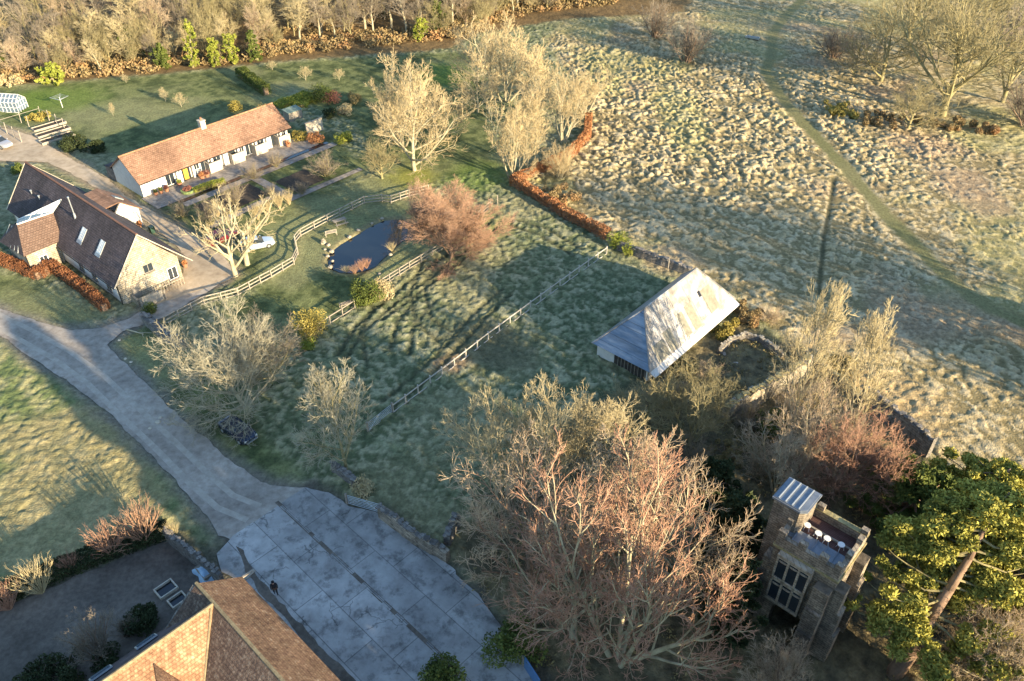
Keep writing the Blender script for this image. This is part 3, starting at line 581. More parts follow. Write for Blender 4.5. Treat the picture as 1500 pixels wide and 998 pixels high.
def hedge(P, wd, h, label, m, n_per=260, size=.13, group=None, name='hedge', taper=1.0):
    """clipped hedge along P: rough solid core plus leaves"""
    rs = np.random.RandomState(int(abs(P[0][0] * 11 + P[0][1] * 5)) % 9999); Vs = []; t = thing(name, label, 'hedge', (P[0][0], P[0][1], 0), 0, group); n0 = 0; mb = MB(); o0 = np.array(P[0])
    for a, b in zip(P[:-1], P[1:]):
        a = np.array(a) - o0; b = np.array(b) - o0; L = np.linalg.norm(b - a); n = int(L * n_per * 2.2); tt = rs.rand(n); nr = np.array([-(b - a)[1], (b - a)[0]]) / L
        hh = h * (1 + .28 * (fbm(tt * L * .8 + a[0], np.zeros(n) + a[1], 6) - .5) * 2); y_ = rs.uniform(-1, 1, n); z_ = rs.rand(n) ** .6
        ed = rs.rand(n) < .6; sd = rs.rand(n) < .5; y_ = np.where(ed & sd, np.sign(y_) * rs.uniform(.85, 1.1, n), y_); z_ = np.where(ed & ~sd, rs.uniform(.88, 1.06, n), z_)
        c = a + (b - a) * tt[:, None] + nr * (y_ * wd / 2)[:, None]; P3 = np.concatenate([c, (z_ * hh)[:, None]], 1)
        A = norm(rs.normal(0, 1, (n, 3))); B = norm(np.cross(A, rs.normal(0, 1, (n, 3)))); s = (size * .62 * rs.uniform(.6, 1.5, n))[:, None]
        Vs.append(np.stack([P3 - A * s, P3 + B * s * .6, P3 + A * s, P3 - B * s * .6], 1).reshape(-1, 3))
        mb.box(((a[0] + b[0]) / 2, (a[1] + b[1]) / 2, h * .35), (max(.3, L - wd * .3), wd * .5, h * .7), math.atan2(*(b - a)[::-1]))
    V = np.concatenate(Vs); F_ = np.arange(len(V)).reshape(-1, 4)
    V[:, 2] = np.maximum(V[:, 2], .01)
    link('foliage', mesh_np('hedge_foliage', V, F_, M[m]), t); mb.build('branches', M['bark_red'], t)
    return t

# ================================================================== buildings
def bld(name, label, org, deg, cat='building', group=None): return thing(name, label, cat, (org[0], org[1], 0), R(deg), group)

# ---- converted stone barn (x along its length away from the gable, y towards the road side)
hs = bld('stone_barn_house', 'long stone house with dark tiled roof, glazed cross wing and roof windows beside the drive', (-39.7, 82.65), 139)
LH, WH, EH, RH = 27.6, 7.6, 3.1, 7.7
mb = MB()
mb.prism([(0, 0), (LH, 0), (LH, WH), (0, WH)], 0, EH)
for x0, x1 in ((0, .45), (LH - .45, LH)):
    v = [(x0, 0.02, EH), (x0, WH - .02, EH), (x0, WH / 2, RH - .08), (x1, .02, EH), (x1, WH - .02, EH), (x1, WH / 2, RH - .08)]
    mb.add(v, [(0, 1, 2), (3, 5, 4), (0, 2, 5, 3), (1, 4, 5, 2), (0, 3, 4, 1)])
mb.build('wall', M['stone'], hs)
mb = MB(); mb.bb(.6, LH - .6, WH, WH + .03, .4, 2.5); mb.build('wall', M['wall_white'], hs)
rf = MB(); e = .45; sl = (RH - EH) / (WH / 2)
rf.slab([(-.12, WH / 2, RH + .12), (LH + .12, WH / 2, RH + .12), (LH + .12, WH + e, EH - e * sl + .12), (-.12, WH + e, EH - e * sl + .12)], .14)
rf.slab([(-.12, WH / 2, RH + .12), (LH + .12, WH / 2, RH + .12), (LH + .12, -1.6, EH - 1.6 * sl * .72 + .12), (-.12, -1.6, EH - 1.6 * sl * .72 + .12)], .14)
roof = rf.build('roof', M['roof_dark'], hs)
r = MB(); r.tube((-.15, WH / 2, RH + .12), (LH + .15, WH / 2, RH + .12), .13, n=8); r.build('ridge_tiles', M['ridge_red'], roof)
for yy0, zz0, yy1, zz1 in ((WH / 2, RH + .1, WH + e, EH - e * sl + .1), (WH / 2, RH + .1, -1.6, EH - 1.6 * sl * .72 + .1)):
    for xx in (-.16, LH + .16): v = MB(); v.tube((xx, yy0, zz0), (xx, yy1, zz1), .07, n=5); v.build('verge', M['panel'], roof)
g_ = MB(); g_.tube((-.1, WH + e + .05, EH - e * sl + .02), (13.6, WH + e + .05, EH - e * sl + .02), .07, n=6); g_.tube((.05, WH + .1, EH - .4), (.05, WH + .1, .05), .05, n=6); g_.build('gutter', M['dark_metal'], hs)
def roofwin(parent, x, y, z, slope, wx=.85, wy=1.5, axis_='x', base=None):
    """skylight lying on a roof plane facing +y (slope = dz/dy, negative downwards)"""
    w_ = MB(); an = math.atan(slope); w_.box((x, y, z), (wx + .14, wy + .14, .14), 0, an); fo = w_.build('roof_window', M['gate_metal'], parent)
    p = MB(); p.box((x, y - .0, z + .085), (wx, wy, .03), 0, an); p.build('pane', M['glass_sky'], fo)
    b = MB(); [b.box((x + dx, y, z + .105), (.05, wy, .02), 0, an) for dx in (-.2, .08, .3)]; b.build('glazing_bar', M['white'], fo)
    f_ = MB(); f_.box((x, y + wy / 2 * math.cos(an) + .2, z + (wy / 2 * math.cos(an) + .2) * slope + .07), (wx + .3, .35, .05), 0, an); f_.build('flashing', M['lead'], fo)
rz_at = lambda y: RH + .12 - (y - WH / 2) * sl
for x in (9.6, 5.2): roofwin(hs, x, 6.1, rz_at(6.1) + .05, -sl)
f_ = MB(); f_.tube((12.4, 5.3, rz_at(5.3) - .2), (12.4, 5.3, rz_at(5.3) + .5), .16, .13, 10); f_.tube((12.4, 5.3, rz_at(5.3) + .5), (12.4, 5.3, rz_at(5.3) + 2.6), .07, n=8); f_.tube((12.4, 5.3, rz_at(5.3) + 2.6), (12.4, 5.3, rz_at(5.3) + 2.75), .12, n=8); f_.build('flue', M['gate_metal'], hs)
for x in (21.3, 23.5):
    a_ = MB(); a_.tube((x, 5.7, rz_at(5.7) - .1), (x, 5.7, rz_at(5.7) + .45), .08, n=8); a_.lathe([(.16, 0), (.16, .06), (.02, .12)], (x, 5.7, rz_at(5.7) + .4), 8); a_.build('vent_pipe', M['gate_metal'], hs)
def window(parent, c, wd, h, face, mull=1, fr='wood_pale', depth=.1, name='window'):
    """face: '-x','+y','-y','+x' direction the window looks in the parent's frame"""
    ang = {'-y': 0, '+x': math.pi / 2, '+y': math.pi, '-x': -math.pi / 2}[face]; Mx = Matrix.Rotation(ang, 4, 'Z'); c = Vector(c)
    f = MB(); t = .07
    def bx(mb, x, z, w_, h_, d, y0=0):
        p = c + Mx @ Vector((x, y0, z)); mb.box(p, (w_, d, h_), ang)
    bx(f, 0, h / 2 - t / 2, wd, t, depth); bx(f, 0, -h / 2 + t / 2, wd, t, depth); bx(f, -wd / 2 + t / 2, 0, t, h - 2 * t, depth); bx(f, wd / 2 - t / 2, 0, t, h - 2 * t, depth)
    for k in range(mull): bx(f, -wd / 2 + wd * (k + 1) / (mull + 1), 0, .05, h - 2 * t, depth * .9)
    fo = f.build(name, M[fr], parent); p = MB(); bx(p, 0, 0, wd - 2 * t, h - 2 * t, .03, .02); p.build('pane', M['glass'], fo)
    s = MB(); bx(s, 0, -h / 2 - .05, wd + .16, .08, .2, -.04); s.build('sill', M['stone_grey'], fo)
    return fo
window(hs, (-.03, 3.7, 3.3), 1.25, 1.1, '-x', 1)
window(hs, (-.03, 1.1, 1.3), 1.2, 1.6, '-x', 1, 'white'); 
d = MB(); d.bb(-.08, .02, 5.3, 6.3, 0, 2.0); dd = d.build('door', M['wood_grey'], hs); h_ = MB(); h_.tube((-.12, 5.45, 1), (-.12, 5.6, 1), .03, n=6); h_.build('handle', M['dark_metal'], dd)
for x in (2.5, 6.0, 9.2): window(hs, (x, WH + .05, 1.5), 1.1, 1.0, '+y', 1)
# low terrace walls against the gable
l = MB(); l.bb(-1.5, -1.25, 3.9, 6.6, 0, .9); l.bb(-1.25, -.02, 6.35, 6.6, 0, .9); l.build('terrace_wall', M['stone'], hs)
l = MB(); 
for k in range(9): l.bb(-1.3, -1.24, .6 + k * .36, .66 + k * .36, 0, 1.0)
l.bb(-1.32, -1.22, .55, 3.6, .95, 1.02); l.build('railing', M['wood_pale'], hs)
# cross wing towards the road
wl = MB(); wl.prism([(14.0, 7.7), (19.6, 7.7), (19.6, 11.6), (14.0, 11.6)], 0, 3.0); wg = wl.build('wing_wall', M['stone'], hs)
wr = MB(); PK = (16.2, 10.6, 5.9); PK0 = (15.9, 6.4, 5.9)
wr.slab([(13.8, 7.2, 3.1), (13.8, 11.9, 3.0), PK, PK0], .12); wo = wr.build('wing_roof', M['roof_darky'], hs)
wr = MB(); wr.slab([(13.8, 11.9, 3.0), (20.2, 12.2, 2.7), (18.6, 10.6, 5.0), PK], .12); wr.slab([(20.2, 12.2, 2.7), (20.6, 8.0, 3.3), (18.6, 10.0, 5.0)], .12); wr.build('wing_roof', M['roof_dark'], hs)
wz = MB(); wz.slab([PK, (15.9, 6.4, 5.95), (15.3, 5.2, 7.3), (19.6, 9.4, 4.7)], .08); wz.build('glazed_gable', M['glazing'], hs)
bz = MB()
for q in (0.0, .33, .66, 1.0):
    a_ = Vector(PK).lerp(Vector((15.9, 6.4, 5.95)), q) + Vector((0, 0, .05)); b_ = Vector((19.6, 9.4, 4.7)).lerp(Vector((15.3, 5.2, 7.3)), q) + Vector((0, 0, .05)); bz.tube(a_, b_, .045, n=4)
bz.tube(PK, PK0, .08, n=6); bz.tube((19.6, 9.4, 4.75), (15.3, 5.2, 7.35), .07, n=6); bz.build('glazing_bar', M['white'], hs)
ss = MB()
for k in range(5):
    x = 15.2 + k * 1.0; ss.tube((x, 12.0, 2.95), (15.9 + k * .62, 10.75, 5.2), .04, n=4)
ss.build('standing_seam', M['gate_metal'], hs)
dp = MB(); dp.tube((13.9, 11.7, 2.9), (13.9, 11.7, 0), .05, n=6); dp.build('downpipe', M['dark_metal'], hs)
window(hs, (13.95, 9.9, 1.5), 1.0, 1.3, '-x', 1, 'white')
# rear porch wing on the courtyard side
pw = MB(); pw.prism([(15.2, -3.4), (20.4, -3.4), (20.4, .1), (15.2, .1)], 0, 2.6)
pw.add([(15.2, -3.4, 2.6), (15.2, -.0, 2.6), (15.2, -1.4, 4.2), (15.5, -3.4, 2.6), (15.5, 0, 2.6), (15.5, -1.4, 4.2)], [(0, 1, 2), (3, 5, 4), (0, 2, 5, 3), (1, 4, 5, 2)])
pw.build('porch_wall', M['wall_white'], hs)
pr_ = MB(); pr_.slab([(15.0, -1.2, 4.5), (20.7, -1.2, 4.5), (20.7, -3.8, 2.5), (15.0, -3.8, 2.5)], .12); pr_.slab([(15.0, -1.2, 4.5), (20.7, -1.2, 4.5), (20.7, 1.6, 4.3), (15.0, 1.6, 4.3)], .12); po = pr_.build('porch_roof', M['roof_orange'], hs)
k_ = MB(); k_.box((17.6, -2.2, 3.83), (.9, 1.2, .12), 0, .655); ko = k_.build('roof_window', M['gate_metal'], hs); k_ = MB(); k_.box((17.6, -2.2, 3.91), (.75, 1.05, .03), 0, .655); k_.build('pane', M['glass_sky'], ko)

# ---- stable range
st = bld('stable_range', 'long single storey cottage range with orange clay roof, one chimney and white glazed front', (-51.64, 102.92), 48.8)
LS, WS, ES, RS = 25.2, 7.6, 2.35, 5.0
mb = MB(); mb.bb(0, LS, .6, WS, 0, ES); mb.bb(0, 3.6, 0, .6, 0, ES)
for x0, x1 in ((.02, .35), (LS - .35, LS - .02)):
    v = [(x0, .02, ES), (x0, WS - .02, ES), (x0, WS / 2, RS - .1), (x1, .02, ES), (x1, WS - .02, ES), (x1, WS / 2, RS - .1)]; mb.add(v, [(0, 1, 2), (3, 5, 4), (0, 2, 5, 3), (1, 4, 5, 2), (0, 3, 4, 1)])
mb.build('wall', M['wall_white'], st)
sl2 = (RS - ES) / (WS / 2); rf = MB()
rf.slab([(-.25, WS / 2, RS + .1), (LS + .25, WS / 2, RS + .1), (LS + .25, -.35, ES - .35 * sl2 + .1), (-.25, -.35, ES - .35 * sl2 + .1)], .13)
rf.slab([(-.25, WS / 2, RS + .1), (LS + .25, WS / 2, RS + .1), (LS + .25, WS + .35, ES - .35 * sl2 + .1), (-.25, WS + .35, ES - .35 * sl2 + .1)], .13)
ro = rf.build('roof', M['roof_orange'], st); r = MB(); r.tube((-.28, WS / 2, RS + .1), (LS + .28, WS / 2, RS + .1), .13, n=8); r.build('ridge_tiles', M['roof_browny'], ro)
ch = MB(); ch.bb(12.7, 13.5, 3.5, 4.3, RS - .8, RS + 1.1); ch.bb(12.62, 13.58, 3.42, 4.38, RS + 1.1, RS + 1.22); co = ch.build('chimney', M['panel'], st)
pt_ = MB(); pt_.lathe([(.17, 0), (.14, .35), (.17, .4)], (13.1, 3.9, RS + 1.2), 10); pt_.build('chimney_pot', M['terracotta'], co)
gt = MB(); gt.tube((-.2, -.42, ES - .2), (LS + .2, -.42, ES - .2), .06, n=6); gt.build('gutter', M['dark_metal'], st)
x = 3.9; kk = 0
while x < LS - 1.2:
    kind = 'dpwdwgdp'[kk % 8]; kk += 1
    if kind in 'pw':
        p_ = MB(); p_.bb(x, x + .34, -.02, .58, 0, ES - .1); p_.build('white_pier', M['white'], st); x += .45
    elif kind == 'd':
        window(st, (x + .75, .57, 1.1), 1.4, 2.1, '-y', 1, 'white' if kk % 2 else 'wood_dark', name='glazed_door'); x += 1.6
    else:
        window(st, (x + .5, .57, 1.45), .95, 1.2, '-y', 1, 'white'); x += 1.1
od = MB(); od.bb(6.75, 7.45, .42, .5, .05, 2.05); od.build('door', plain('yellow_door', (.62, .36, .05), .5), st)['label'] = 'yellow ochre door'
for x in (10.3, 14.2, 18.3, 22.6):
    s_ = MB(); s_.bb(x, x + 2.1, -.75, -.55, 0, 1.6); s_.bb(x, x + .18, -.55, .55, 0, 1.6); s_.build('screen_wall', M['panel'], st)
sh = MB(); sh.prism([(-.1, WS), (4.2, WS), (4.2, WS + 2.2), (-.1, WS + 2.2)], 0, 1.9); sh.build('lean_to', M['stone_grey'], st)
shr = MB(); shr.slab([(-.2, WS, 2.3), (4.3, WS, 2.3), (4.3, WS + 2.4, 1.85), (-.2, WS + 2.4, 1.85)], .08); shr.build('lean_to_roof', M['roof_dark'], st)

# ---- hay barn, corrugated iron hipped roof
hb = bld('iron_roofed_barn', 'old barn with patched silver corrugated hipped roof in the paddock corner', (13.8, 63.35), 48.4)
LB, WB, EB, RB = 16.6, 6.6, 1.9, 6.0
corr = M['tin']
def tinmat(src, name):
    m = src.copy(); m.name = name; t = m.node_tree; b, s = base_link(m); tc = t.nodes.new('ShaderNodeTexCoord'); wv = t.nodes.new('ShaderNodeTexWave'); wv.inputs['Scale'].default_value = 2.0; wv.bands_direction = name[-1].upper()
    t.links.new(tc.outputs['Object'], wv.inputs[0]); bp = t.nodes.new('ShaderNodeBump'); bp.inputs['Distance'].default_value = .03; t.links.new(wv.outputs[0], bp.inputs['Height']); t.links.new(bp.outputs[0], b.inputs['Normal']); return m
brick_on(M['tin'], 'x', .85, 3.0, .72, .03, .01, 1.3)
tx, ty, trx = tinmat(M['tin'], 'tin_x'), tinmat(M['tin'], 'tin_y'), tinmat(M['tin_rust'], 'tin_moss_x')
mb = MB(); mb.bb(.1, LB - .1, .12, .3, 0, EB); mb.bb(.1, LB - .1, WB - .3, WB - .12, 0, EB); mb.bb(LB - .3, LB - .1, .3, WB - .3, 0, EB); mb.bb(.1, .3, WB - 2.3, WB - .3, 0, EB); mb.build('wall', M['wall_white'], hb)
db = MB(); db.bb(.14, .22, .3, WB - 2.3, 0, EB - .05); do = db.build('boarded_end', M['wood_dark'], hb)
b_ = MB(); [b_.bb(.08, .14, .4 + k * .42, .47 + k * .42, 0, EB - .1) for k in range(9)]; b_.build('batten', M['wood_grey'], do)
r0, r1 = 3.3, 13.4; yc = WB / 2
A0, A1, B0, B1 = (-.3, -.35, EB - .15), (LB + .3, -.35, EB - .15), (-.3, WB + .35, EB - .15), (LB + .3, WB + .35, EB - .15)
q0, q1 = (r0, yc, RB), (r1, yc, RB)
M['tin_sky'] = mat('sky_tinted_tin', [(.3, (.12, .16, .20)), (.5, (.20, .25, .31)), (.72, (.36, .40, .44))], .9, .34, metal=.45, spec=.7, stretch=(2.2, .35, .35)); brick_on(M['tin_sky'], 'x', .85, 3.0, .6, .03, .01, 1.3)  # blue sky reflection on the slopes away from the sun, put into the base colour
for pts, m_ in (([A0, A1, q1, q0], tx), ([B0, B1, q1, q0], M['tin_sky']), ([A0, B0, q0], M['tin_sky']), ([A1, B1, q1], ty)):
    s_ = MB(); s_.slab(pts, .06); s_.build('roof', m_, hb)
slb = (RB - EB + .15) / (yc + .35)
def patch(x0, x1, f0, f1, m_, dz=.035):
    y0, y1 = -.35 + (yc + .35) * f0, -.35 + (yc + .35) * f1; z0, z1 = EB - .15 + slb * (y0 + .35) + dz, EB - .15 + slb * (y1 + .35) + dz
    s_ = MB(); s_.slab([(x0, y0, z0), (x1, y0, z0), (x1, y1, z1), (x0, y1, z1)], .02); s_.build('roof_sheet', m_, hb)
rnd = random.Random(8)
for (x0, x1, f0, f1, m_) in ((12.1, 13.9, .10, .60, trx), (8.6, 9.9, .04, .55, trx), (7.0, 8.0, .05, .52, trx), (1.6, 3.6, .02, .34, trx), (3.9, 5.2, .03, .42, trx), (11.6, 12.0, .50, .62, M['dark_metal']), (5.6, 6.5, .5, .96, ty), (9.9, 11.2, .55, .97, tx), (10.2, 11.4, .03, .5, tx), (3.2, 4.4, .5, .93, tx), (7.2, 8.3, .55, .98, tx)): patch(x0, x1, f0, f1, m_)
pt2 = MB(); pt2.tube(q0, q1, .12, n=6); pt2.tube(A0, q0, .09, n=5); pt2.tube(B0, q0, .09, n=5); pt2.tube(A1, q1, .09, n=5); pt2.tube(B1, q1, .09, n=5); pt2.build('ridge_capping', M['tin'], hb)
ap = MB(); ap.slab([(-.2, -.3, EB - .2), (LB + .2, -.3, EB - .2), (LB + .2, -1.0, EB - .55), (-.2, -1.0, EB - .55)], .05); ap.build('eaves_sheet', M['wall_white'], hb)

# ---- house with hip and valley roofs, lower left
lh = bld('tiled_house', 'house with mossy brown and orange clay roofs meeting in a valley at the bottom left', (-20.4, 37.6), -43.4)
mb = MB(); mb.bb(.25, 20, -6.6, -.25, 0, 3.1); mb.bb(.6, 5.6, -20, -6.6, 0, 3.0)
v = [(.25, -.25, 3.1), (.25, -6.6, 3.1), (.25, -3.4, 5.8), (.6, -.25, 3.1), (.6, -6.6, 3.1), (.6, -3.4, 5.8)]; mb.add(v, [(0, 2, 1), (3, 4, 5), (0, 3, 5, 2), (1, 2, 5, 4)])
mb.build('wall', M['stone_grey'], lh)
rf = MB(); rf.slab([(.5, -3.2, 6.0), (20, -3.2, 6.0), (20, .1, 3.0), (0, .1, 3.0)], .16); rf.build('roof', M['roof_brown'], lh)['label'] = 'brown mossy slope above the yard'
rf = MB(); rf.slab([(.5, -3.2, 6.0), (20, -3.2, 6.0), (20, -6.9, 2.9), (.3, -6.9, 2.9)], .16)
m_dk = brick_on(mat('shade_toned_mossy_tiles', [(.3, (.08, .055, .045)), (.5, (.14, .095, .07)), (.72, (.3, .24, .18))], 3.2, .9, .03, 8), 'x', .26, .19, .78, .03, .03, 1.2)  # darker copy of the mossy tiles, the slope's shade put into the colour
rf.build('roof', m_dk, lh)['label'] = 'mossy slope facing the garden, toned dark for its shade'
rf = MB(); rf.slab([(2.9, -3.25, 6.03), (2.9, -20, 6.03), (6.5, -20, 3.0), (6.5, -6.95, 3.0)], .16); rf.build('roof', M['roof_browny'], lh)['label'] = 'sunlit orange slope'  # sunlight on this slope put into the lighter orange tiles
rf = MB(); rf.slab([(2.9, -3.25, 6.03), (2.9, -20, 6.03), (-.3, -20, 3.0), (-.1, -3.25, 3.1)], .16); r4 = rf.build('roof', M['roof_dark'], lh); r4['label'] = 'purple brown slope above the garden, toned dark for its shade'  # same roof as the orange slope, its shade put into darker tiles
rd = MB(); rd.tube((.5, -3.2, 6.05), (20, -3.2, 6.05), .13, n=7); rd.tube((2.9, -3.3, 6.08), (2.9, -20, 6.08), .12, n=7); rd.tube((2.9, -3.4, 6.06), (6.3, -6.8, 3.1), .08, n=6); rd.build('ridge_tiles', M['ridge'], lh)
for y0 in (-7.6, -10.8):
    k_ = MB(); k_.box((.6, y0, 3.98), (1.0, 1.5, .12), 0, 0, -.76); ko = k_.build('roof_window', M['gate_metal'], lh); k_ = MB(); k_.box((.55, y0, 4.07), (.8, 1.3, .03), 0, 0, -.76); k_.build('pane', M['glass_sky'], ko)
dm = MB(); ap_ = (3.7, -8.2, 5.5); dm.slab([ap_, (6.2, -8.2, 5.0), (6.4, -6.9, 3.3)], .1); dm.slab([ap_, (6.2, -8.2, 5.0), (6.4, -9.6, 3.3)], .1); dm.build('dormer_roof', M['roof_brown'], lh)
vt = MB(); vt.bb(-.15, .0, .1, 1.0, 2.75, 2.85); vt.build('eaves_board', M['wood_pale'], lh)

# ---- stone tower with battlements
tw = bld('gate_tower', 'square stone gate tower with battlements and stair turret beside the yew', (18.28, 36.2), -42.7)
TW, TD, TH = 4.6, 4.3, 9.0
old = M['stone_old']
mb = MB()
mb.bb(0, 1.1, 0, .7, 0, TH); mb.bb(3.5, TW, 0, .7, 0, TH); mb.bb(1.1, 3.5, 0, .7, 3.6, TH)           # front with a gateway
mb.bb(0, TW, TD - .7, TD, 0, TH); mb.bb(0, .7, .7, TD - .7, 0, TH); mb.bb(TW - .7, TW, .7, TD - .7, 0, TH)
mb.build('wall', old, tw)
ar = MB()
for k in range(7):
    a0 = math.pi * k / 7; a1 = math.pi * (k + 1) / 7
    for (x0, z0), (x1, z1) in (((1.2 * math.cos(a0), 1.2 * math.sin(a0)), (1.2 * math.cos(a1), 1.2 * math.sin(a1))),):
        ar.add([(2.3 + x0, -.05, 2.4 + z0), (2.3 + x1, -.05, 2.4 + z1), (2.3 + x1 * 1.001, -.05, 3.62), (2.3 + x0 * 1.001, -.05, 3.62), (2.3 + x0, .6, 2.4 + z0), (2.3 + x1, .6, 2.4 + z1), (2.3 + x1 * 1.001, .6, 3.62), (2.3 + x0 * 1.001, .6, 3.62)], [(0, 3, 2, 1), (4, 5, 6, 7), (0, 1, 5, 4), (2, 3, 7, 6)])
ar.build('gate_arch', old, tw)
rfl = MB(); rfl.slab([(.3, .3, TH - .1), (TW - .3, .3, TH - .1), (TW - .3, 2.0, TH + .1), (.3, 2.0, TH + .1)], .12); rl = rfl.build('lead_roof', M['lead'], tw)
sm = MB(); [sm.tube((.75 + k * .72, .35, TH - .04), (.75 + k * .72, 2.0, TH + .16), .045, n=5) for k in range(5)]; sm.build('lead_roll', M['lead'], rl)
dk = MB(); dk.bb(.3, TW - .3, 2.0, TD - .3, TH - .15, TH + .02); dk.build('deck', M['deck'], tw)
stp = MB(); stp.bb(.35, TW - .35, 2.75, 2.9, TH + .02, TH + .14); stp.build('step', M['wood_grey'], tw)
pp = MB(); h0 = TH; h1 = TH + .75
pp.bb(0, TW, 0, .32, h0, h1); pp.bb(0, TW, TD - .32, TD, h0, h1); pp.bb(0, .32, .32, TD - .32, h0, h1); pp.bb(TW - .32, TW, .32, TD - .32, h0, h1)
po_ = pp.build('parapet', M['stone_old'], tw)
def merlon(*b): cr = MB(); cr.bb(*b); cr.build('merlon', old, po_)
for x in (0.0, 1.5, 3.0, 4.15): merlon(x, x + .55 if x < 4 else TW, -.03, .35, h1, h1 + .55)
for x in (.9, 4.1): merlon(x, x + .5, TD - .35, TD + .03, h1 + .07, h1 + .5)
for y in (1.3, 3.0): merlon(-.03, .35, y, y + .5, h1, h1 + .5); merlon(TW - .35, TW + .03, y, y + .5, h1, h1 + .5)
cp_ = MB(); cp_.bb(-.06, TW + .06, TD - .38, TD + .06, h1 - .001, h1 + .07); cp_.build('coping', M['stone_moss'], po_)
st_ = MB(); st_.bb(-.1, TW + .1, -.1, TD + .1, TH - .35, TH - .18); st_.build('string_course', M['stone_moss'], tw)
# stair turret
tu = MB(); ch_ = .5; tp = [(-1.35, 1.5), (.55, 1.5), (.85, 1.8), (.85, 3.75), (-1.35, 3.75)]
tu.prism(tp, 0, 11.2); tt = tu.build('stair_turret', M['stone_old'], tw)
c2 = [(-1.5, 1.38), (.6, 1.38), (1.0, 1.75), (1.0, 3.9), (-1.5, 3.9)]; t2 = MB(); t2.prism(c2, 11.2, 11.35); t2.prism([(-1.4, 1.47), (.57, 1.47), (.9, 1.8), (.9, 3.8), (-1.4, 3.8)], 11.35, 11.42); t2.build('turret_roof', M['lead'], tt)
t3 = MB(); [t3.tube((-1.1 + k * .5, 1.5, 11.46), (-1.1 + k * .5, 3.78, 11.46), .05, n=5) for k in range(4)]; t3.build('lead_roll', M['gate_metal'], tt)
# buttresses with stepped weatherings
for (x0, x1, y0, y1) in ((3.45, 4.55, -1.15, 0.0), (TW, TW + 1.15, .05, 1.05), (TW, TW + 1.1, 3.2, 4.25), (-.9, 0, 0.1, 1.1)):
    bt_ = MB(); top = 7.9 if y0 < 0 or x0 >= TW else 7.0
    def sub(f): # shrink outward side
        if y0 < 0: return x0, x1, y0 * f, y1
        if x0 >= TW: return x0, x0 + (x1 - x0) * f, y0, y1
        return x0 * f, x1, y0, y1
    for f, za, zb in ((1.0, 0, top * .42), (.82, top * .42, top * .72), (.62, top * .72, top)):
        a = sub(f); bt_.bb(a[0], a[1], a[2], a[3], za, zb)
    bt_.build('buttress', old, tw)
# two storey oriel window on the front
ol = MB(); ox0, ox1, oy = .55, 3.05, -.55
ol.bb(ox0, ox1, oy, 0, 3.7, 4.0); ol.bb(ox0, ox1, oy, 0, 8.35, 8.7); ol.bb(ox0, ox1, oy, 0, 6.0, 6.35)
for x in (ox0, ox0 + .8, ox0 + 1.6, ox1 - .16): ol.bb(x, x + .16, oy, oy + .2, 4.0, 8.35)
for x in (ox0, ox1 - .14): ol.bb(x, x + .14, oy + .2, -.02, 4.0, 8.35)
oo = ol.build('oriel_window', M['stone'], tw)
gl = MB(); gl.bb(ox0 + .15, ox1 - .15, oy + .1, oy + .13, 4.0, 8.35); gl.build('pane', M['glass'], oo)
tr_ = MB()
for x in (ox0 + .48, ox0 + 1.28, ox0 + 2.0):
    for z in (5.6, 8.0): tr_.lathe([(.3, 0), (.3, .1)], (x, oy + .07, z), 10, 1, .22)
tr_.build('tracery', M['stone'], oo)
# slit windows of the lit side
for z in (3.0, 6.2): window(tw, (TW + .02, 2.2, z), .5, 1.1, '+x', 0, 'stone')

# round white cafe stools on the tower roof
lab = ['white round garden chair on the tower deck with a low curved back, nearest the turret', 'round white stool on the tower deck, second along from the turret', 'round white stool on the tower deck, third along from the turret', 'round white stool on the tower deck, nearest the yew foliage']
c_, s_ = math.cos(R(-42.7)), math.sin(R(-42.7))
for k, (lx, ly) in enumerate(((1.05, 2.45), (1.95, 2.3), (2.6, 2.3), (3.55, 2.45))):
    t = thing('garden_chair' if k == 0 else 'round_stool', lab[k], 'chair' if k == 0 else 'stool', (18.28 + lx * c_ - ly * s_, 36.2 + lx * s_ + ly * c_, TH + .02), k * .7, None if k == 0 else 'stools on the tower roof')
    q = MB(); q.lathe([(.24, 0), (.25, .02), (.24, .05)], (0, 0, .42), 16); q.build('seat', M['white'], t)
    for j in range(4):
        a_ = j * math.pi / 2 + .4; q = MB(); q.tube((.17 * math.cos(a_), .17 * math.sin(a_), .43), (.28 * math.cos(a_), .28 * math.sin(a_), 0), .024, n=6); q.build('leg', M['white'], t)
    if k == 0:
        q = MB()
        for j in range(7):
            a0 = 2.2 + j * .22; a1 = a0 + .22; q.tube((.27 * math.cos(a0), .27 * math.sin(a0), .8), (.27 * math.cos(a1), .27 * math.sin(a1), .8), .025, n=5); q.tube((.27 * math.cos(a0), .27 * math.sin(a0), .8), (.23 * math.cos(a0), .23 * math.sin(a0), .44), .014, n=5)
        q.build('backrest', M['white'], t)

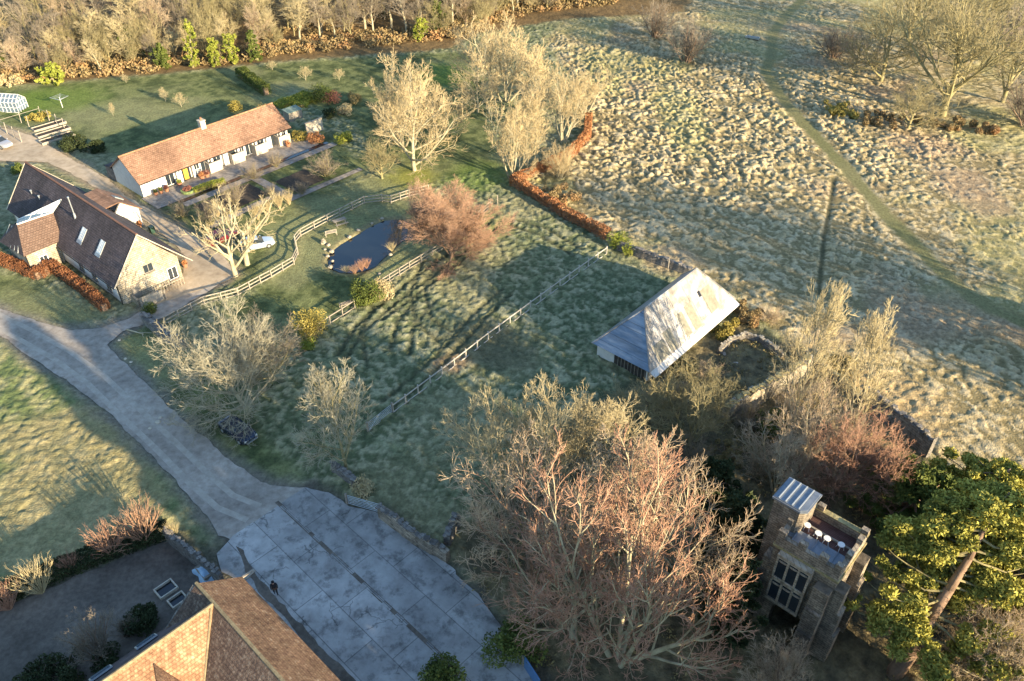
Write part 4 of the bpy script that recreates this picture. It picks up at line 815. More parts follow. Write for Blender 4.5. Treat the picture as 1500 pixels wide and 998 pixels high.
# ================================================================== fences, gates, walls
def fence(P, label, m='wood_pale', h=1.15, rails=3, sp=1.9, group=None, name='post_and_rail_fence', tall_end=None):
    t = thing(name, label, 'fence', (P[0][0], P[0][1], 0), 0, group); o = np.array(P[0]); pm = None; rn = random.Random(int(abs(P[0][0] * 9)))
    pts = []
    for a, b in zip(P[:-1], P[1:]):
        a = np.array(a) - o; b = np.array(b) - o; n = max(1, round(np.linalg.norm(b - a) / sp)); pts += [a + (b - a) * k / n for k in range(n)]
    pts.append(np.array(P[-1]) - o)
    mb = MB(); mb.box((0, 0, h / 2), (.11, .13, h + .1)); post = mb.build('post', M[m], t); post.location = (pts[0][0], pts[0][1], .02)
    for i, p in enumerate(pts[1:]):
        d = p - pts[i]; c = post.copy(); C.objects.link(c); c.parent = t; c.location = (p[0], p[1], rn.uniform(-.03, .05)); c.rotation_euler = (rn.uniform(-.03, .03), rn.uniform(-.03, .03), math.atan2(d[1], d[0]))
    post.rotation_euler[2] = math.atan2(*(pts[1] - pts[0])[::-1])
    for k in range(rails):
        z = h - .08 - k * (h - .25) / max(1, rails - 1) if rails > 1 else h * .6; mb = MB(); zz = [z + rn.uniform(-.025, .025) for _ in pts]
        for i in range(len(pts) - 1):
            a, b = pts[i], pts[i + 1]; d = b - a; L = np.linalg.norm(d); nr = np.array([-d[1], d[0]]) / L * .085
            s_ = Vector((a[0] + nr[0], a[1] + nr[1], zz[i])); e_ = Vector((b[0] + nr[0], b[1] + nr[1], zz[i + 1])); M4 = Matrix.Translation((s_ + e_) / 2) @ (e_ - s_).to_track_quat('X', 'Z').to_matrix().to_4x4()
            hx = (L + .02) / 2; vs = [M4 @ Vector((x * hx, y * .03, q * .062)) for x in (-1, 1) for y in (-1, 1) for q in (-1, 1)]
            mb.add(vs, [(0, 1, 3, 2), (4, 6, 7, 5), (0, 4, 5, 1), (2, 3, 7, 6), (0, 2, 6, 4), (1, 5, 7, 3)])
        mb.build('rail', M[m], t)
    return t
F1 = GP([(243, 477), (300, 447), (350, 434), (398, 408), (431, 388), (437, 374), (433, 357), (441, 347), (480, 326), (534, 299), (560, 296), (573, 298)])
fence(F1, 'pale three rail fence curving from house drive round the far side of the pond')
fence(GP([(573, 298), (600, 289), (628, 282)]), 'short return of pale railing above the pond, ending under the russet tree')
fence(GP([(449, 500), (484, 476), (520, 453)]), 'low grey rail fence beside the yellow bush at the foot of the pond lawn', 'wood_grey', rails=2)
fence(GP([(556, 424), (600, 396), (650, 366), (719, 306)]), 'rail fence between pond and paddock running under the russet tree', 'wood_grey', rails=3)
fence(GP([(888, 373), (834, 411), (777, 453), (715, 499), (648, 551), (576, 605)]), 'straight fence crossing the rough paddock from hedge end to field gate', 'wood_light', rails=2)
def gate(a, b, label, m='gate_metal', h=1.15, bars=5, name='field_gate'):
    a = np.array(a); b = np.array(b); L = float(np.linalg.norm(b - a)); t = thing(name, label, 'gate', (a[0], a[1], 0), math.atan2(*(b - a)[::-1]))
    mb = MB(); [mb.tube((0, 0, .15 + k * (h - .15) / bars), (L, 0, .15 + k * (h - .15) / bars), .028, n=6) for k in range(bars + 1)]; mb.tube((L / 2, 0, .15), (L / 2, 0, h), .022, n=5); mb.tube((.05, 0, .15), (L / 2, 0, h), .022, n=5); mb.tube((L - .05, 0, .15), (L / 2, 0, h), .022, n=5)
    mb.tube((0, 0, .1), (0, 0, h + .03), .035, n=6); mb.tube((L, 0, .1), (L, 0, h + .03), .035, n=6); mb.build('gate_frame', M[m], t)
    for x in (-.15, L + .15): mb = MB(); mb.box((x, 0, .65), (.16, .16, 1.35)); mb.build('post', M['wood_grey'], t)
    return t
gate(G(574, 606), G(541, 632), 'metal field gate with thin bars closing the end of the paddock fence')
gate(G(511, 739), G(557, 752), 'white barred gate with crossed braces between yard wall and paddock')
t = gate(G(212, 452), G(242, 440), 'solid grey timber entrance gate beside the clipped ball shrub', 'wood_grey', 1.5, 2, 'timber_gate')
L = float(np.linalg.norm(G(212, 452) - G(242, 440))); mb = MB(); mb.bb(.05, L - .05, -.03, .03, .15, 1.5); mb.build('board_panel', M['wood_pale'], t)
t = gate(G(768, 978), G(790, 1012), 'plain blue boarded gate at the bottom edge of the yard', 'blue', 1.5, 2, 'yard_gate')
mb = MB(); L = float(np.linalg.norm(G(768, 978) - G(790, 1012))); mb.bb(.03, L - .03, -.04, .04, .1, 1.5); mb.build('board_panel', M['blue'], t)

def stonewall(P, wd, h, label, m='stone_old', top='stone_grey', rough=.12, group=None, seed=1, name='stone_wall', leafy=None):
    """rough wall with broken top following P"""
    t = thing(name, label, 'wall', (P[0][0], P[0][1], 0), 0, group); o = np.array(P[0]); Q = densify(list(P) + [], .45, 0, seed); 
    Q = []
    for a, b in zip(P[:-1], P[1:]):
        a = np.array(a) - o; b = np.array(b) - o; n = max(1, int(np.linalg.norm(b - a) / .45)); Q += [a + (b - a) * k / n for k in range(n)]
    Q.append(np.array(P[-1]) - o); rn = random.Random(seed); V = []; T = []
    for i, p in enumerate(Q):
        d = Q[min(i + 1, len(Q) - 1)] - Q[max(i - 1, 0)]; d = d / np.linalg.norm(d); nr = np.array([-d[1], d[0]]); hh = h * (1 + rn.uniform(-rough, rough)); j = lambda: rn.uniform(-.04, .04)
        for s_, z in ((-.55, -.05), (-.5, hh), (.5, hh + rn.uniform(-.06, .06)), (.55, -.05)): q = p + nr * wd * s_ * (1 + rn.uniform(-.1, .1)); V.append((q[0] + j(), q[1] + j(), z))
    n = len(Q); F_ = [(4 * i + k, 4 * i + k + 1, 4 * i + k + 5, 4 * i + k + 4) for i in range(n - 1) for k in (0, 1, 2)] + [(0, 1, 2, 3), (4 * n - 1, 4 * n - 2, 4 * n - 3, 4 * n - 4)]
    mb = MB(); mb.v = V; mb.f = F_; mb.mi = [0] * len(F_); mb.build('wall_body', M[m], t)
    mb = MB()
    for i in range(n - 1):
        a, b = np.array(V[4 * i + 1]), np.array(V[4 * i + 2]); c = (a + b) / 2
        for k in range(2): mb.box((c[0] + rn.uniform(-.15, .15), c[1] + rn.uniform(-.15, .15), c[2] + .03), (rn.uniform(.25, .45), wd * rn.uniform(.6, 1.0), rn.uniform(.08, .16)), rn.uniform(0, 3.1), rn.uniform(-.12, .12))
    mb.build('coping_stones', M[top], t)
    return t
stonewall(GP([(558, 756), (600, 788), (640, 812), (657, 822)]), .55, 1.3, 'crumbling stone wall from the white barred gate along the yard edge', seed=3)
stonewall(GP([(655, 800), (664, 782), (672, 770)]), .5, 1.7, 'short broken stone pier at the end of the yard wall', 'stone_grey', rough=.35, seed=4, name='ruined_pier')
stonewall(GP([(216, 472), (240, 492), (268, 512)]), .9, 1.0, 'wide grey topped wall stub beside the entrance gate and large bare tree', 'stone_grey', seed=5)
stonewall(GP([(490, 690), (505, 702), (524, 716)]), .5, 1.1, 'low stone wall end under the upright bare tree by the yard', 'stone_grey', seed=6)
stonewall(GP([(1010, 404), (960, 386), (905, 366)]), .6, 1.2, 'low old wall along the paddock top between hedge and iron roofed barn', 'stone_grey', seed=7)
stonewall(GP([(1060, 618), (1110, 590), (1170, 556), (1180, 545)]), .75, 2.2, 'sunlit mossy stone wall behind the bare trees near the sunken yard', 'stone', 'stone_moss', seed=8)
stonewall(GP([(1258, 592), (1300, 625), (1358, 672)]), .5, 2.4, 'dark brick and stone garden wall at the meadow edge, above the yew', 'stone_grey', seed=9)
stonewall(GP([(1160, 515), (1210, 552), (1258, 592)]), .45, 1.2, 'low wall continuing up the meadow edge behind tall bare trees', 'stone_old', 'stone_moss', seed=12)
stonewall(GP([(248, 792), (290, 826), (328, 858)]), .4, 1.5, 'slim garden wall beside the tarpaulin heap and tiled house', 'stone_grey', 'stone_grey', rough=.03, seed=10)
# sunken yard with paving and curved kerb behind the barn
sheet('sunken_yard', GP([(1062, 510), (1085, 498), (1110, 500), (1150, 528), (1140, 552), (1085, 592), (1058, 600), (1040, 580), (1050, 540)]), .07, M['track'], jit=.2, seed=14)
stonewall(GP([(1052, 520), (1068, 504), (1090, 497), (1112, 502), (1146, 526)]), .4, .8, 'pale curved retaining wall of the sunken yard behind the iron roofed barn', 'stone_grey', 'stone', rough=.05, seed=11)

# ================================================================== hedges and shrubs
hedge(GP([(-40, 378), (0, 386), (35, 400), (60, 411), (78, 398), (95, 408), (125, 430), (157, 458)]), 1.1, 1.5, 'rusty copper beech hedge along the lawn below the stone house', 'leaf_copper', 330, .13, name='beech_hedge')
hedge(GP([(862, 176), (860, 205), (835, 232), (800, 250), (750, 272)]), 1.1, 1.5, 'bright orange brown beech hedge curving down from the pale bare trees', 'leaf_orange', 300, .14, name='beech_hedge')
hedge(GP([(750, 272), (785, 292), (825, 318), (860, 336), (890, 354)]), 1.1, 1.5, 'copper beech hedge separating paddock from tussocky meadow', 'leaf_orange', 300, .14, name='beech_hedge')
hedge(GP([(352, 112), (372, 126), (392, 140)]), 1.6, 1.8, 'dark clipped green hedge on the lawn behind the cottage range', 'leaf_green', 420, .14)
hedge(GP([(405, 160), (430, 152), (452, 142), (440, 160)]), 2.2, .9, 'bright yellow green low hedge beyond the end of the cottage roof', 'leaf_lime', 380, .14)
hedge(GP([(284, 283), (330, 268)]), 1.0, .7, 'low clipped box hedge beside the narrow garden rill', 'leaf_lime', 300, .1)
bush(G(222, 460), .75, 1.3, 'small round clipped shrub beside the timber entrance gate', 'leaf_green', 900, .11)
bush(G(540, 442), 2.1, 2.6, 'dark green and tan shrub straddling the paddock fence', 'leaf_green', 2600, .16)
bush(G(556, 436), 1.6, 2.2, 'pale straw coloured shrub beside the dark green one on the fence', 'leaf_straw', 1500, .15)
bush(G(463, 492), 2.0, 3.0, 'yellow and green bush by the low bench below the pond', 'leaf_yellow', 1900, .16)
bush(G(452, 510), 1.0, 1.2, 'small bright yellow bush at the fence foot', 'leaf_lime', 700, .14)
bush(G(905, 362), 1.4, 1.9, 'lime green shrub where the beech hedge meets the paddock fence', 'leaf_lime', 1100, .16)
bush(G(920, 372), 1.0, 1.3, 'smaller lime green shrub beside the wall below the hedge end', 'leaf_lime', 700, .15)
bush(G(948, 540), 1.0, 2.4, 'yellow green climber against the dark end of the barn', 'leaf_lime', 900, .15)
bush(G(655, 998), 2.0, 1.8, 'dark green shrub on the yard at the very bottom edge', 'leaf_green', 1800, .16)
bush(G(752, 950), 2.4, 2.4, 'dark green bush beside the blue boarded gate', 'leaf_green', 2400, .17)
bush(G(105, 218), 2.6, 2.0, 'dark evergreen shrub between vegetable beds and cottage', 'leaf_dark', 1800, .2)
bush(G(142, 222), 2.4, 1.6, 'low dark shrub in the shadow behind the cottage', 'leaf_dark', 1600, .2)
bush(G(50, 262), 2.2, 1.2, 'green shrub along the drive behind the stone house roof', 'leaf_green', 1400, .16, ry=1.0, rz=-.8)
bush(G(28, 252), 2.0, 1.1, 'grey green shrub at the far gable of the stone house', 'leaf_green', 1100, .16, ry=1.0, rz=-.8)
bush(G(15, 126), 3.2, 1.6, 'pale cream shrub beside the greenhouse', 'leaf_straw', 1300, .22)
bush(G(468, 148), 2.4, 2.6, 'rounded dark green shrub near the dark garden bed', 'leaf_green', 1600, .18)
bush(G(490, 150), 1.8, 2.2, 'pinkish twiggy shrub in the dark bed behind the cottage end', 'leaf_red', 700, .16)
for k, (u, v, m_, l_) in enumerate(((505, 168, 'leaf_straw', 'pale flowering clump in the dark bed, nearest the big lichen covered tree'), (484, 172, 'leaf_dark', 'dark low shrub in the bed by the big lichen covered tree'), (520, 150, 'leaf_scrub', 'brown low shrub under the big lichen covered tree'), (440, 205, 'leaf_yellow', 'golden shrub against the cream garden screen'), (462, 208, 'leaf_orange', 'orange low shrub beside the cream garden screen'), (505, 208, 'leaf_lime', 'lime shrub at the end of the garden path'), (345, 162, 'leaf_yellow', 'golden shrub behind the cottage roof ridge'), (388, 168, 'leaf_scrub', 'olive scrub at the far end of the cottage roof'))):
    bush(G(u, v), 1.6, 1.5, l_, m_, 800, .17)
bush(G(1225, 545), 3.0, 1.4, 'sprawling golden scrub on the meadow edge outside the low wall', 'leaf_scrub', 1500, .18)
bush(G(1095, 466), 2.6, 1.5, 'bramble mass with yellow and red leaves behind the barn corner', 'leaf_bramble', 3000, .17)
bush(G(1058, 488), 2.4, 1.2, 'yellowing scrub under the barn eaves', 'leaf_yellow', 2200, .17)
bush(G(1010, 548), 2.4, 1.2, 'green and gold undergrowth near the front barn corner', 'leaf_scrub', 2200, .17)
bush(G(1130, 635), 2.6, 1.8, 'green bramble patch below the mossy wall', 'leaf_green', 1800, .17)
bush(G(1060, 665), 2.6, 1.0, 'ivy undergrowth below the many stemmed trees', 'leaf_scrub', 1500, .14)
bush(G(1230, 165), 4.5, 1.6, 'yellow gorse patch below the olive wood', 'leaf_yellow', 1500, .24)
bush(G(1290, 180), 5.5, 1.5, 'reddish bramble patch below the olive wood', 'leaf_bramble', 2000, .24)
bush(G(1400, 190), 8, 1.6, 'long brown bramble bank below the dark trees on the right', 'leaf_bramble', 3000, .26, ry=3, rz=-.3)
bush(G(820, 290), 3.5, 1.4, 'grey brown bramble mound beside the beech hedge in the meadow', 'leaf_bramble', 1800, .2)
bush(G(670, 705), 1.2, 1.6, 'dead golden bracken clump by the paddock corner', 'leaf_straw', 500, .16) if False else None
bush(G(532, 722), 1.1, 1.5, 'golden dead clump on the wall end by the white barred gate', 'leaf_straw', 800, .15)
for k, (u, v, r, h, l_) in enumerate(((95, 990, 2.3, 1.5, 'dark rounded shrub at the bottom left of the gravel garden'), (60, 1000, 1.8, 1.2, 'low dark shrub in the very corner of the gravel garden'), (160, 975, 1.3, 1.2, 'dark shrub against the tiled house wall'), (205, 925, 1.4, 1.4, 'dark green shrub near the stone tanks'), (215, 905, .9, 1.1, 'small shrub beside the stone tanks'))): bush(G(u, v), r, h, l_, 'leaf_dark', 1200, .15)
# planted bank below the willow shrubs
hedge(GP([(-40, 900), (0, 878), (70, 848), (150, 815), (230, 785), (248, 780)]), 1.8, .9, 'dark planted bank along the gravel garden', 'leaf_dark', 420, .14, name='planted_bank')

# ================================================================== trees
treeuv(360, 600, 440, 6.9, 'dome', 'largest wide spreading bare tree above the navy car, left of centre', bk='bark_pale', tw='twig_lichen', rz=.4)
treeuv(508, 690, 540, 4.3, 'ascend', 'upright bare tree beside the paddock gate and yard', bk='bark_olive', tw='twig_lichen')
treeuv(400, 560, 455, 4.0, 'broadb', 'smaller bare tree tucked behind the largest spreading tree', bk='bark_olive', tw='twig_grey')
treeuv(735, 725, 572, 5.2, 'multi', 'pale branched tree at the paddock edge, left of the tree clump', bk='bark_pale', tw='twig_straw')
treeuv(812, 715, 548, 5.2, 'multi', 'pale branched tree at the top of the clump, ahead of the barn', bk='bark_pale', tw='twig_straw', rz=2.0)
treeuv(868, 705, 580, 4.6, 'ascend', 'pale ascending tree with a yellow mossy fork', bk='bark_pale', tw='twig_straw')
treeuv(775, 850, 640, 6.0, 'broadb', 'reddish twigged tree overhanging the concrete yard', bk='bark_red', tw='twig_pink')
treeuv(905, 965, 655, 7.6, 'multi', 'largest red brown bare tree with several pale trunks, bottom centre', bk='bark_pale', tw='twig_red', rz=.6)
treeuv(985, 890, 690, 5.2, 'broadb', 'reddish bare tree right of the largest red brown one', bk='bark_pale', tw='twig_pink')
treeuv(838, 935, 740, 6.2, 'broadb', 'reddish bare tree at the bottom beside the green yard bush', bk='bark_pale', tw='twig_red')
treeuv(905, 800, 622, 5.2, 'ascend', 'narrow pale limbed tree rising through the red clump', bk='bark_pale', tw='twig_pink')
treeuv(1010, 650, 522, 4.8, 'multi', 'tree with olive twigs standing before the sunken yard', bk='bark_olive', tw='twig_olive')
treeuv(945, 625, 548, 4.4, 'broadb', 'low olive twigged tree in front of the barn', bk='bark_olive', tw='twig_olive')
treeuv(1155, 650, 408, 3.1, 'ascend', 'tallest slender pale tree by the mossy wall', bk='bark_pale', tw='twig_straw')
treeuv(1238, 650, 445, 3.1, 'ascend', 'slender leaning pale tree right of the tallest one', bk='bark_pale', tw='twig_straw', rz=3)
treeuv(1135, 725, 600, 4.0, 'multi', 'pinkish twigged tree in front of the tower turret', bk='bark_pale', tw='twig_pink')
treeuv(1222, 725, 580, 5.0, 'dome', 'rounded reddish twigged tree by the dark garden wall', bk='bark_red', tw='twig_red')
treeuv(1185, 695, 560, 4.2, 'multi', 'pale twiggy tree between the tower and the dark garden wall', bk='bark_pale', tw='twig_pink', rz=1.4)
treeuv(662, 378, 254, 6.2, 'finedome', 'rounded russet tree overhanging the pond', bk='bark_red', tw='twig_russet')
treeuv(607, 250, 85, 7.4, 'broadb', 'big dense lichen covered tree behind the russet pond tree', bk='bark_pale', tw='twig_tan', rz=.9)
treeuv(590, 215, 78, 6.0, 'multi', 'upright lichen covered tree just behind the biggest one by the pond', bk='bark_pale', tw='twig_tan')
treeuv(560, 262, 205, 3.6, 'broad', 'low spreading olive tree beside the garden path', bk='bark_olive', tw='twig_olive')
treeuv(749, 262, 135, 4.2, 'multi', 'white trunked tree at the bend of the orange hedge', bk='bark_pale', tw='twig_tan')
treeuv(772, 246, 128, 4.2, 'ascend', 'slim pale tree next to the white trunked one', bk='bark_pale', tw='twig_tan')
treeuv(824, 210, 82, 4.8, 'multi', 'pale bare tree inside the hedge beside the meadow', bk='bark_pale', tw='twig_tan', rz=2)
treeuv(740, 150, 12, 7.4, 'multi', 'tall pale crowned tree above the hedge trees, top centre', bk='bark_pale', tw='twig_tan', rz=1)
treeuv(858, 165, 95, 4.4, 'multi', 'pale bare tree at the outer bend of the hedge beside the meadow', bk='bark_pale', tw='twig_tan', rz=4)
treeuv(700, 120, 30, 5.5, 'broadb', 'pale spreading tree by the wood, behind the bright lawn', bk='bark_pale', tw='twig_tan')
treeuv(640, 205, 120, 5.0, 'multi', 'lichen covered tree at the right shoulder of the biggest one', bk='bark_pale', tw='twig_tan')
treeuv(700, 165, 90, 4.6, 'broadb', 'lower pale tree on the bright lawn, top centre', bk='bark_pale', tw='twig_tan')
treeuv(785, 170, 70, 5.2, 'ascend', 'pale tree between the tall crowned one and the hedge', bk='bark_pale', tw='twig_tan')
treeuv(345, 404, 283, 4.8, 'pollard', 'gaunt pollarded tree with white trunk beside the house forecourt', bk='bark_pale', tw='twig_straw', rz=1.2)
treeuv(362, 388, 272, 5.4, 'pollard', 'second gaunt pollarded tree leaning over the parked cars', bk='bark_pale', tw='twig_straw', rz=3.6)
treeuv(1380, 170, -30, 13.0, 'broad', 'huge spreading olive tree on the far meadow, top right', bk='bark_olive', tw='twig_olive')
treeuv(1290, 120, -25, 9.0, 'broadb', 'olive tree left of the huge one, top right', bk='bark_olive', tw='twig_olive')
treeuv(1468, 150, -10, 8, 'broad', 'dark olive tree at the right edge below the top corner', bk='bark_olive', tw='twig_grey')
treeuv(1400, 95, -80, 10, 'broadb', 'olive crowned tree behind the huge one, top right', bk='bark_olive', tw='twig_olive')
treeuv(1330, 190, 110, 6.0, 'broadb', 'low olive tree under the huge one at the bramble bank', bk='bark_olive', tw='twig_olive')
treeuv(1220, 85, 35, 5.5, 'bush', 'round brown bush beside the far meadow path', bk='bark_red', tw='twig_grey', cat='shrub', name='bare_shrub')
treeuv(1005, 92, 20, 5.2, 'bush', 'brown bush at the shadowed top of the meadow', bk='bark_red', tw='twig_grey', cat='shrub', name='bare_shrub')
treeuv(960, 55, -5, 5.2, 'bush', 'grey bush behind the brown one at the top of the meadow', bk='bark_red', tw='twig_grey', cat='shrub', name='bare_shrub')
treeuv(1500, 185, 110, 6, 'bush', 'dark bush on the right edge by the bramble bank', bk='bark_red', tw='twig_grey', cat='shrub', name='bare_shrub')
treeuv(820, 262, 205, 3, 'bush', 'pale twig bush behind the orange hedge', bk='bark_pale', tw='twig_tan', cat='shrub', name='bare_shrub')
treeuv(1140, 1040, 948, 3.6, 'dome', 'pinkish twiggy tree at the bottom below the tower', bk='bark_red', tw='twig_pink')
treeuv(1455, 1010, 905, 5.5, 'dome', 'pale twiggy tree in the bottom right corner', bk='bark_pale', tw='twig_pink')
for (u, v, tv, r, l_) in ((1000, 590, 555, 2.0, 'low twiggy bush nearest the front barn corner'), (1038, 560, 530, 1.6, 'low twiggy bush by the pale curved retaining wall'), (1090, 625, 585, 2.2, 'olive twiggy bush in front of the mossy wall'), (1150, 600, 560, 2.0, 'twiggy bush at the sunlit end of the mossy wall'), (1195, 590, 560, 1.8, 'straw twiggy bush just outside the low wall'), (1128, 470, 450, 1.8, 'brown twiggy bush behind the sunken yard'), (1165, 520, 495, 1.8, 'brown twiggy bush at the corner of the sunken yard'), (1010, 690, 640, 2.4, 'tangled bush beside the fir'), (1110, 700, 655, 2.4, 'tangled bush left of the turret'), (960, 590, 560, 1.8, 'low olive bush between pale tree clump and barn'), (1280, 690, 650, 2.2, 'twiggy bush below the dark garden wall'), (1100, 870, 830, 1.6, 'bare bush against the tower base'), (1330, 640, 618, 2.2, 'straw bush outside the end of the dark garden wall')):
    treeuv(u, v, tv, r, 'bush', l_, bk='bark_olive', tw='twig_grey' if u % 3 else 'twig_pink', cat='shrub', name='bare_shrub')
treeuv(1430, 60, -90, 9, 'broadb', 'dark olive tree rising above the top right edge', bk='bark_olive', tw='twig_olive')
treeuv(1330, 60, -90, 8, 'broad', 'olive tree cut by the top edge, right of the far path', bk='bark_olive', tw='twig_olive')
treeuv(1250, 110, 40, 5, 'broadb', 'small olive tree at the left end of the far olive group', bk='bark_olive', tw='twig_grey')
# willow shrubs on the bank
for (u, v, tv, r, tw_, l_) in ((212, 792, 742, 2.3, 'twig_russet', 'biggest orange stemmed willow shrub at the corner of the gravel garden'), (165, 812, 770, 1.9, 'twig_red', 'spiky orange willow shrub second from the garden corner'), (105, 835, 812, 1.0, 'twig_red', 'small upright red willow shrub on the bank'), (62, 868, 826, 1.9, 'twig_straw', 'yellow stemmed willow shrub on the bank'), (15, 892, 858, 1.6, 'twig_red', 'reddish willow shrub at the left end of the bank'), (255, 790, 765, .9, 'twig_straw', 'small pale twig clump on top of the garden wall end')):
    treeuv(u, v, tv, r, 'stems', l_, bk=tw_, tw=tw_, cat='shrub', name='willow_shrub')
for (u, v, tv, r, l_) in ((148, 965, 905, 2.2, 'bare brown shrub in the gravel garden'), (188, 930, 905, 1.2, 'small bare shrub in the gravel garden near the tanks')): treeuv(u, v, tv, r, 'bush', l_, bk='bark_red', tw='twig_grey', cat='shrub', name='bare_shrub')
# saplings on lawns
for (u, v, tv, r, l_) in ((166, 170, 150, .8, 'tiny bare sapling at the edge of the cottage shadow'), (243, 149, 128, 1.2, 'young bare fruit tree on the lawn behind the cottage'), (266, 157, 136, 1.3, 'young bare fruit tree in the cottage shadow'), (399, 103, 88, 1.0, 'pale sapling near the top of the upper lawn'), (448, 118, 96, 1.4, 'slender bare sapling in the middle of the upper lawn'), (497, 118, 100, 1.2, 'sapling on the upper lawn beside the big lichen covered tree'), (185, 122, 108, .9, 'little sapling before the woodland edge')):
    treeuv(u, v, tv, r, 'ascend', l_, bk='bark_pale', tw='twig_straw', name='sapling')
for (u, v, tv, r, l_) in ((268, 318, 292, 1.8, 'dense bare shrub at the corner of the cottage terrace'), (372, 262, 240, 2.2, 'grey twiggy shrub beside the rill'), (405, 245, 222, 1.6, 'brown twiggy shrub at the garden crossing'), (442, 285, 265, 1.5, 'grey shrub near the end of the garden path'), (345, 300, 262, 2.0, 'straw coloured twiggy shrub in the middle of the garden'), (310, 330, 285, 1.8, 'twiggy shrub between terrace and parked cars'), (400, 290, 268, 1.4, 'red brown shrub above the pale grasses'), (328, 232, 214, 1.2, 'bare climber on a cottage screen wall'), (380, 215, 196, 1.2, 'bare shrub before the far cottage screen wall'), (478, 258, 222, 3.0, 'pale bare shrub at the left foot of the big lichen covered tree')):
    treeuv(u, v, tv, r, 'bush', l_, bk='bark_olive', tw='twig_grey', cat='shrub', name='bare_shrub', group=None)

# evergreen: old yew with a bare twisting trunk
def evergreen(base, h, r, label, m, n, size, lean=(0, 0), trunk_r=.5, name='evergreen_tree', squash=.5, seed=1, z0=.12, m_cl=70, bk='bark_red', gap=0.0, face=False):
    rs = np.random.RandomState(seed); t = thing(name, label, 'tree', (base[0], base[1], 0)); mb = MB(); ax_ = []
    for k in range(7):
        f = k / 6; ax_.append(Vector((lean[0] * f + rs.normal(0, .12) * (k > 0), lean[1] * f + rs.normal(0, .12) * (k > 0), h * .92 * f - .1 * (k == 0))))
    for a, b, k in zip(ax_[:-1], ax_[1:], range(6)): mb.tube(a, b, trunk_r * (1 - k / 6.6), trunk_r * (1 - (k + 1) / 6.6), 8); [mb.tube(a + Vector((math.cos(j * 1.9) * trunk_r * .55 * (1 - k / 6.6), math.sin(j * 1.9) * trunk_r * .55 * (1 - k / 6.6), 0)), b + Vector((math.cos(j * 1.9 + .7) * trunk_r * .5 * (1 - (k + 1) / 6.6), math.sin(j * 1.9 + .7) * trunk_r * .5 * (1 - (k + 1) / 6.6), 0)), trunk_r * .62 * (1 - k / 6.6), trunk_r * .6 * (1 - (k + 1) / 6.6), 7) for j in range(3)]
    Cn, Rd = [], []; lb = mb
    for k in range(m_cl):
        if face: lb = MB()
        f = z0 + (1 - z0) * (k + rs.rand()) / m_cl; a_ = k * 2.4 + rs.normal(0, .3); env = r * (math.sin(math.pi * min(1, (f * .78 + .2))) ** .7) * rs.uniform(.5, 1.05); q = f * 6 * .98; i = min(5, int(q)); s0 = ax_[i].lerp(ax_[i + 1], q - i)
        if face and .3 < f < .93 and math.cos(a_ + 1.75) > .45: continue
        mid = s0 + Vector((math.cos(a_) * env * .5, math.sin(a_) * env * .5, h * .03)); e = s0 + Vector((math.cos(a_) * env, math.sin(a_) * env, h * rs.uniform(-.05, .06)))
        pv = s0; sg = Vector((-math.sin(a_), math.cos(a_), 0)) * rs.uniform(-.9, .9)
        for q3 in range(1, 6):
            f3 = q3 / 5; nx = s0.lerp(e, f3) + (sg * math.sin(f3 * 3.1) + Vector((0, 0, -.5 * math.sin(f3 * 3.1)))) * (env / 6) + Vector((rs.normal(0, .08), rs.normal(0, .08), rs.normal(0, .06)))
            lb.tube(pv, nx, .10 * (1.05 - f3 * .8 + .16), .10 * (1.05 - f3 * .8), 5, False); pv = nx
        for q2 in (.4, .62, .82, 1.0):
            if q2 == .4 and face: lb.build('limb', M['bark_olive'], t)
            c = s0.lerp(e, q2) + Vector((rs.normal(0, .35), rs.normal(0, .35), rs.normal(0, .2))); Cn.append(tuple(c)); Rd.append(rs.uniform(.5, 1.1) * r * .13)
    mb.build('trunk', M[bk], t, smooth=True)
    V, F_ = leaves(np.array(Cn), np.array(Rd) * rs.uniform(.6, 1.5, len(Rd)), n, size, rs, squash, .05, 2.4); link('foliage', mesh_np('foliage', V, F_, M[m]), t); return t
evergreen(G(1308, 990), 14.0, 6.2, 'old yellow green yew with a bare twisting trunk beside the tower', 'leaf_yew', 100000, .135, (6.2, 5.6), .58, 'yew_tree', .6, 3, .26, 96, face=True)
evergreen(G(1475, 905), 10.5, 4.6, 'second yellow green yew at the right edge', 'leaf_yew', 46000, .14, (.5, .5), .5, 'yew_tree', .6, 5, .12, 60)
evergreen(G(1425, 770), 7.5, 4.6, 'third yew filling the gap below the meadow edge', 'leaf_yew', 44000, .14, (.5, .2), .5, 'yew_tree', .6, 12, .1, 50)
evergreen(G(1318, 770), 7.0, 4.0, 'shaded dark green yew behind the tower', 'leaf_green', 30000, .16, (0, 0), .4, 'yew_tree', .6, 6, .1, 46)  # darker leaf colour than the other yews stands in for its shade
evergreen(G(1062, 925), 9.0, 2.1, 'dark narrow holly standing left of the tower', 'leaf_dark', 15000, .22, (0, 0), .35, 'holly_tree', .7, 7, .05, 56)
evergreen(G(1065, 830), 8.5, 2.7, 'dark narrow holly behind the first one', 'leaf_dark', 12000, .22, (0, 0), .35, 'holly_tree', .7, 8, .05, 50)
evergreen(G(1040, 745), 6.0, 2.4, 'dark fir at the top of the holly row', 'leaf_dark', 8000, .2, (0, 0), .3, 'fir_tree', .7, 9, .05, 44)

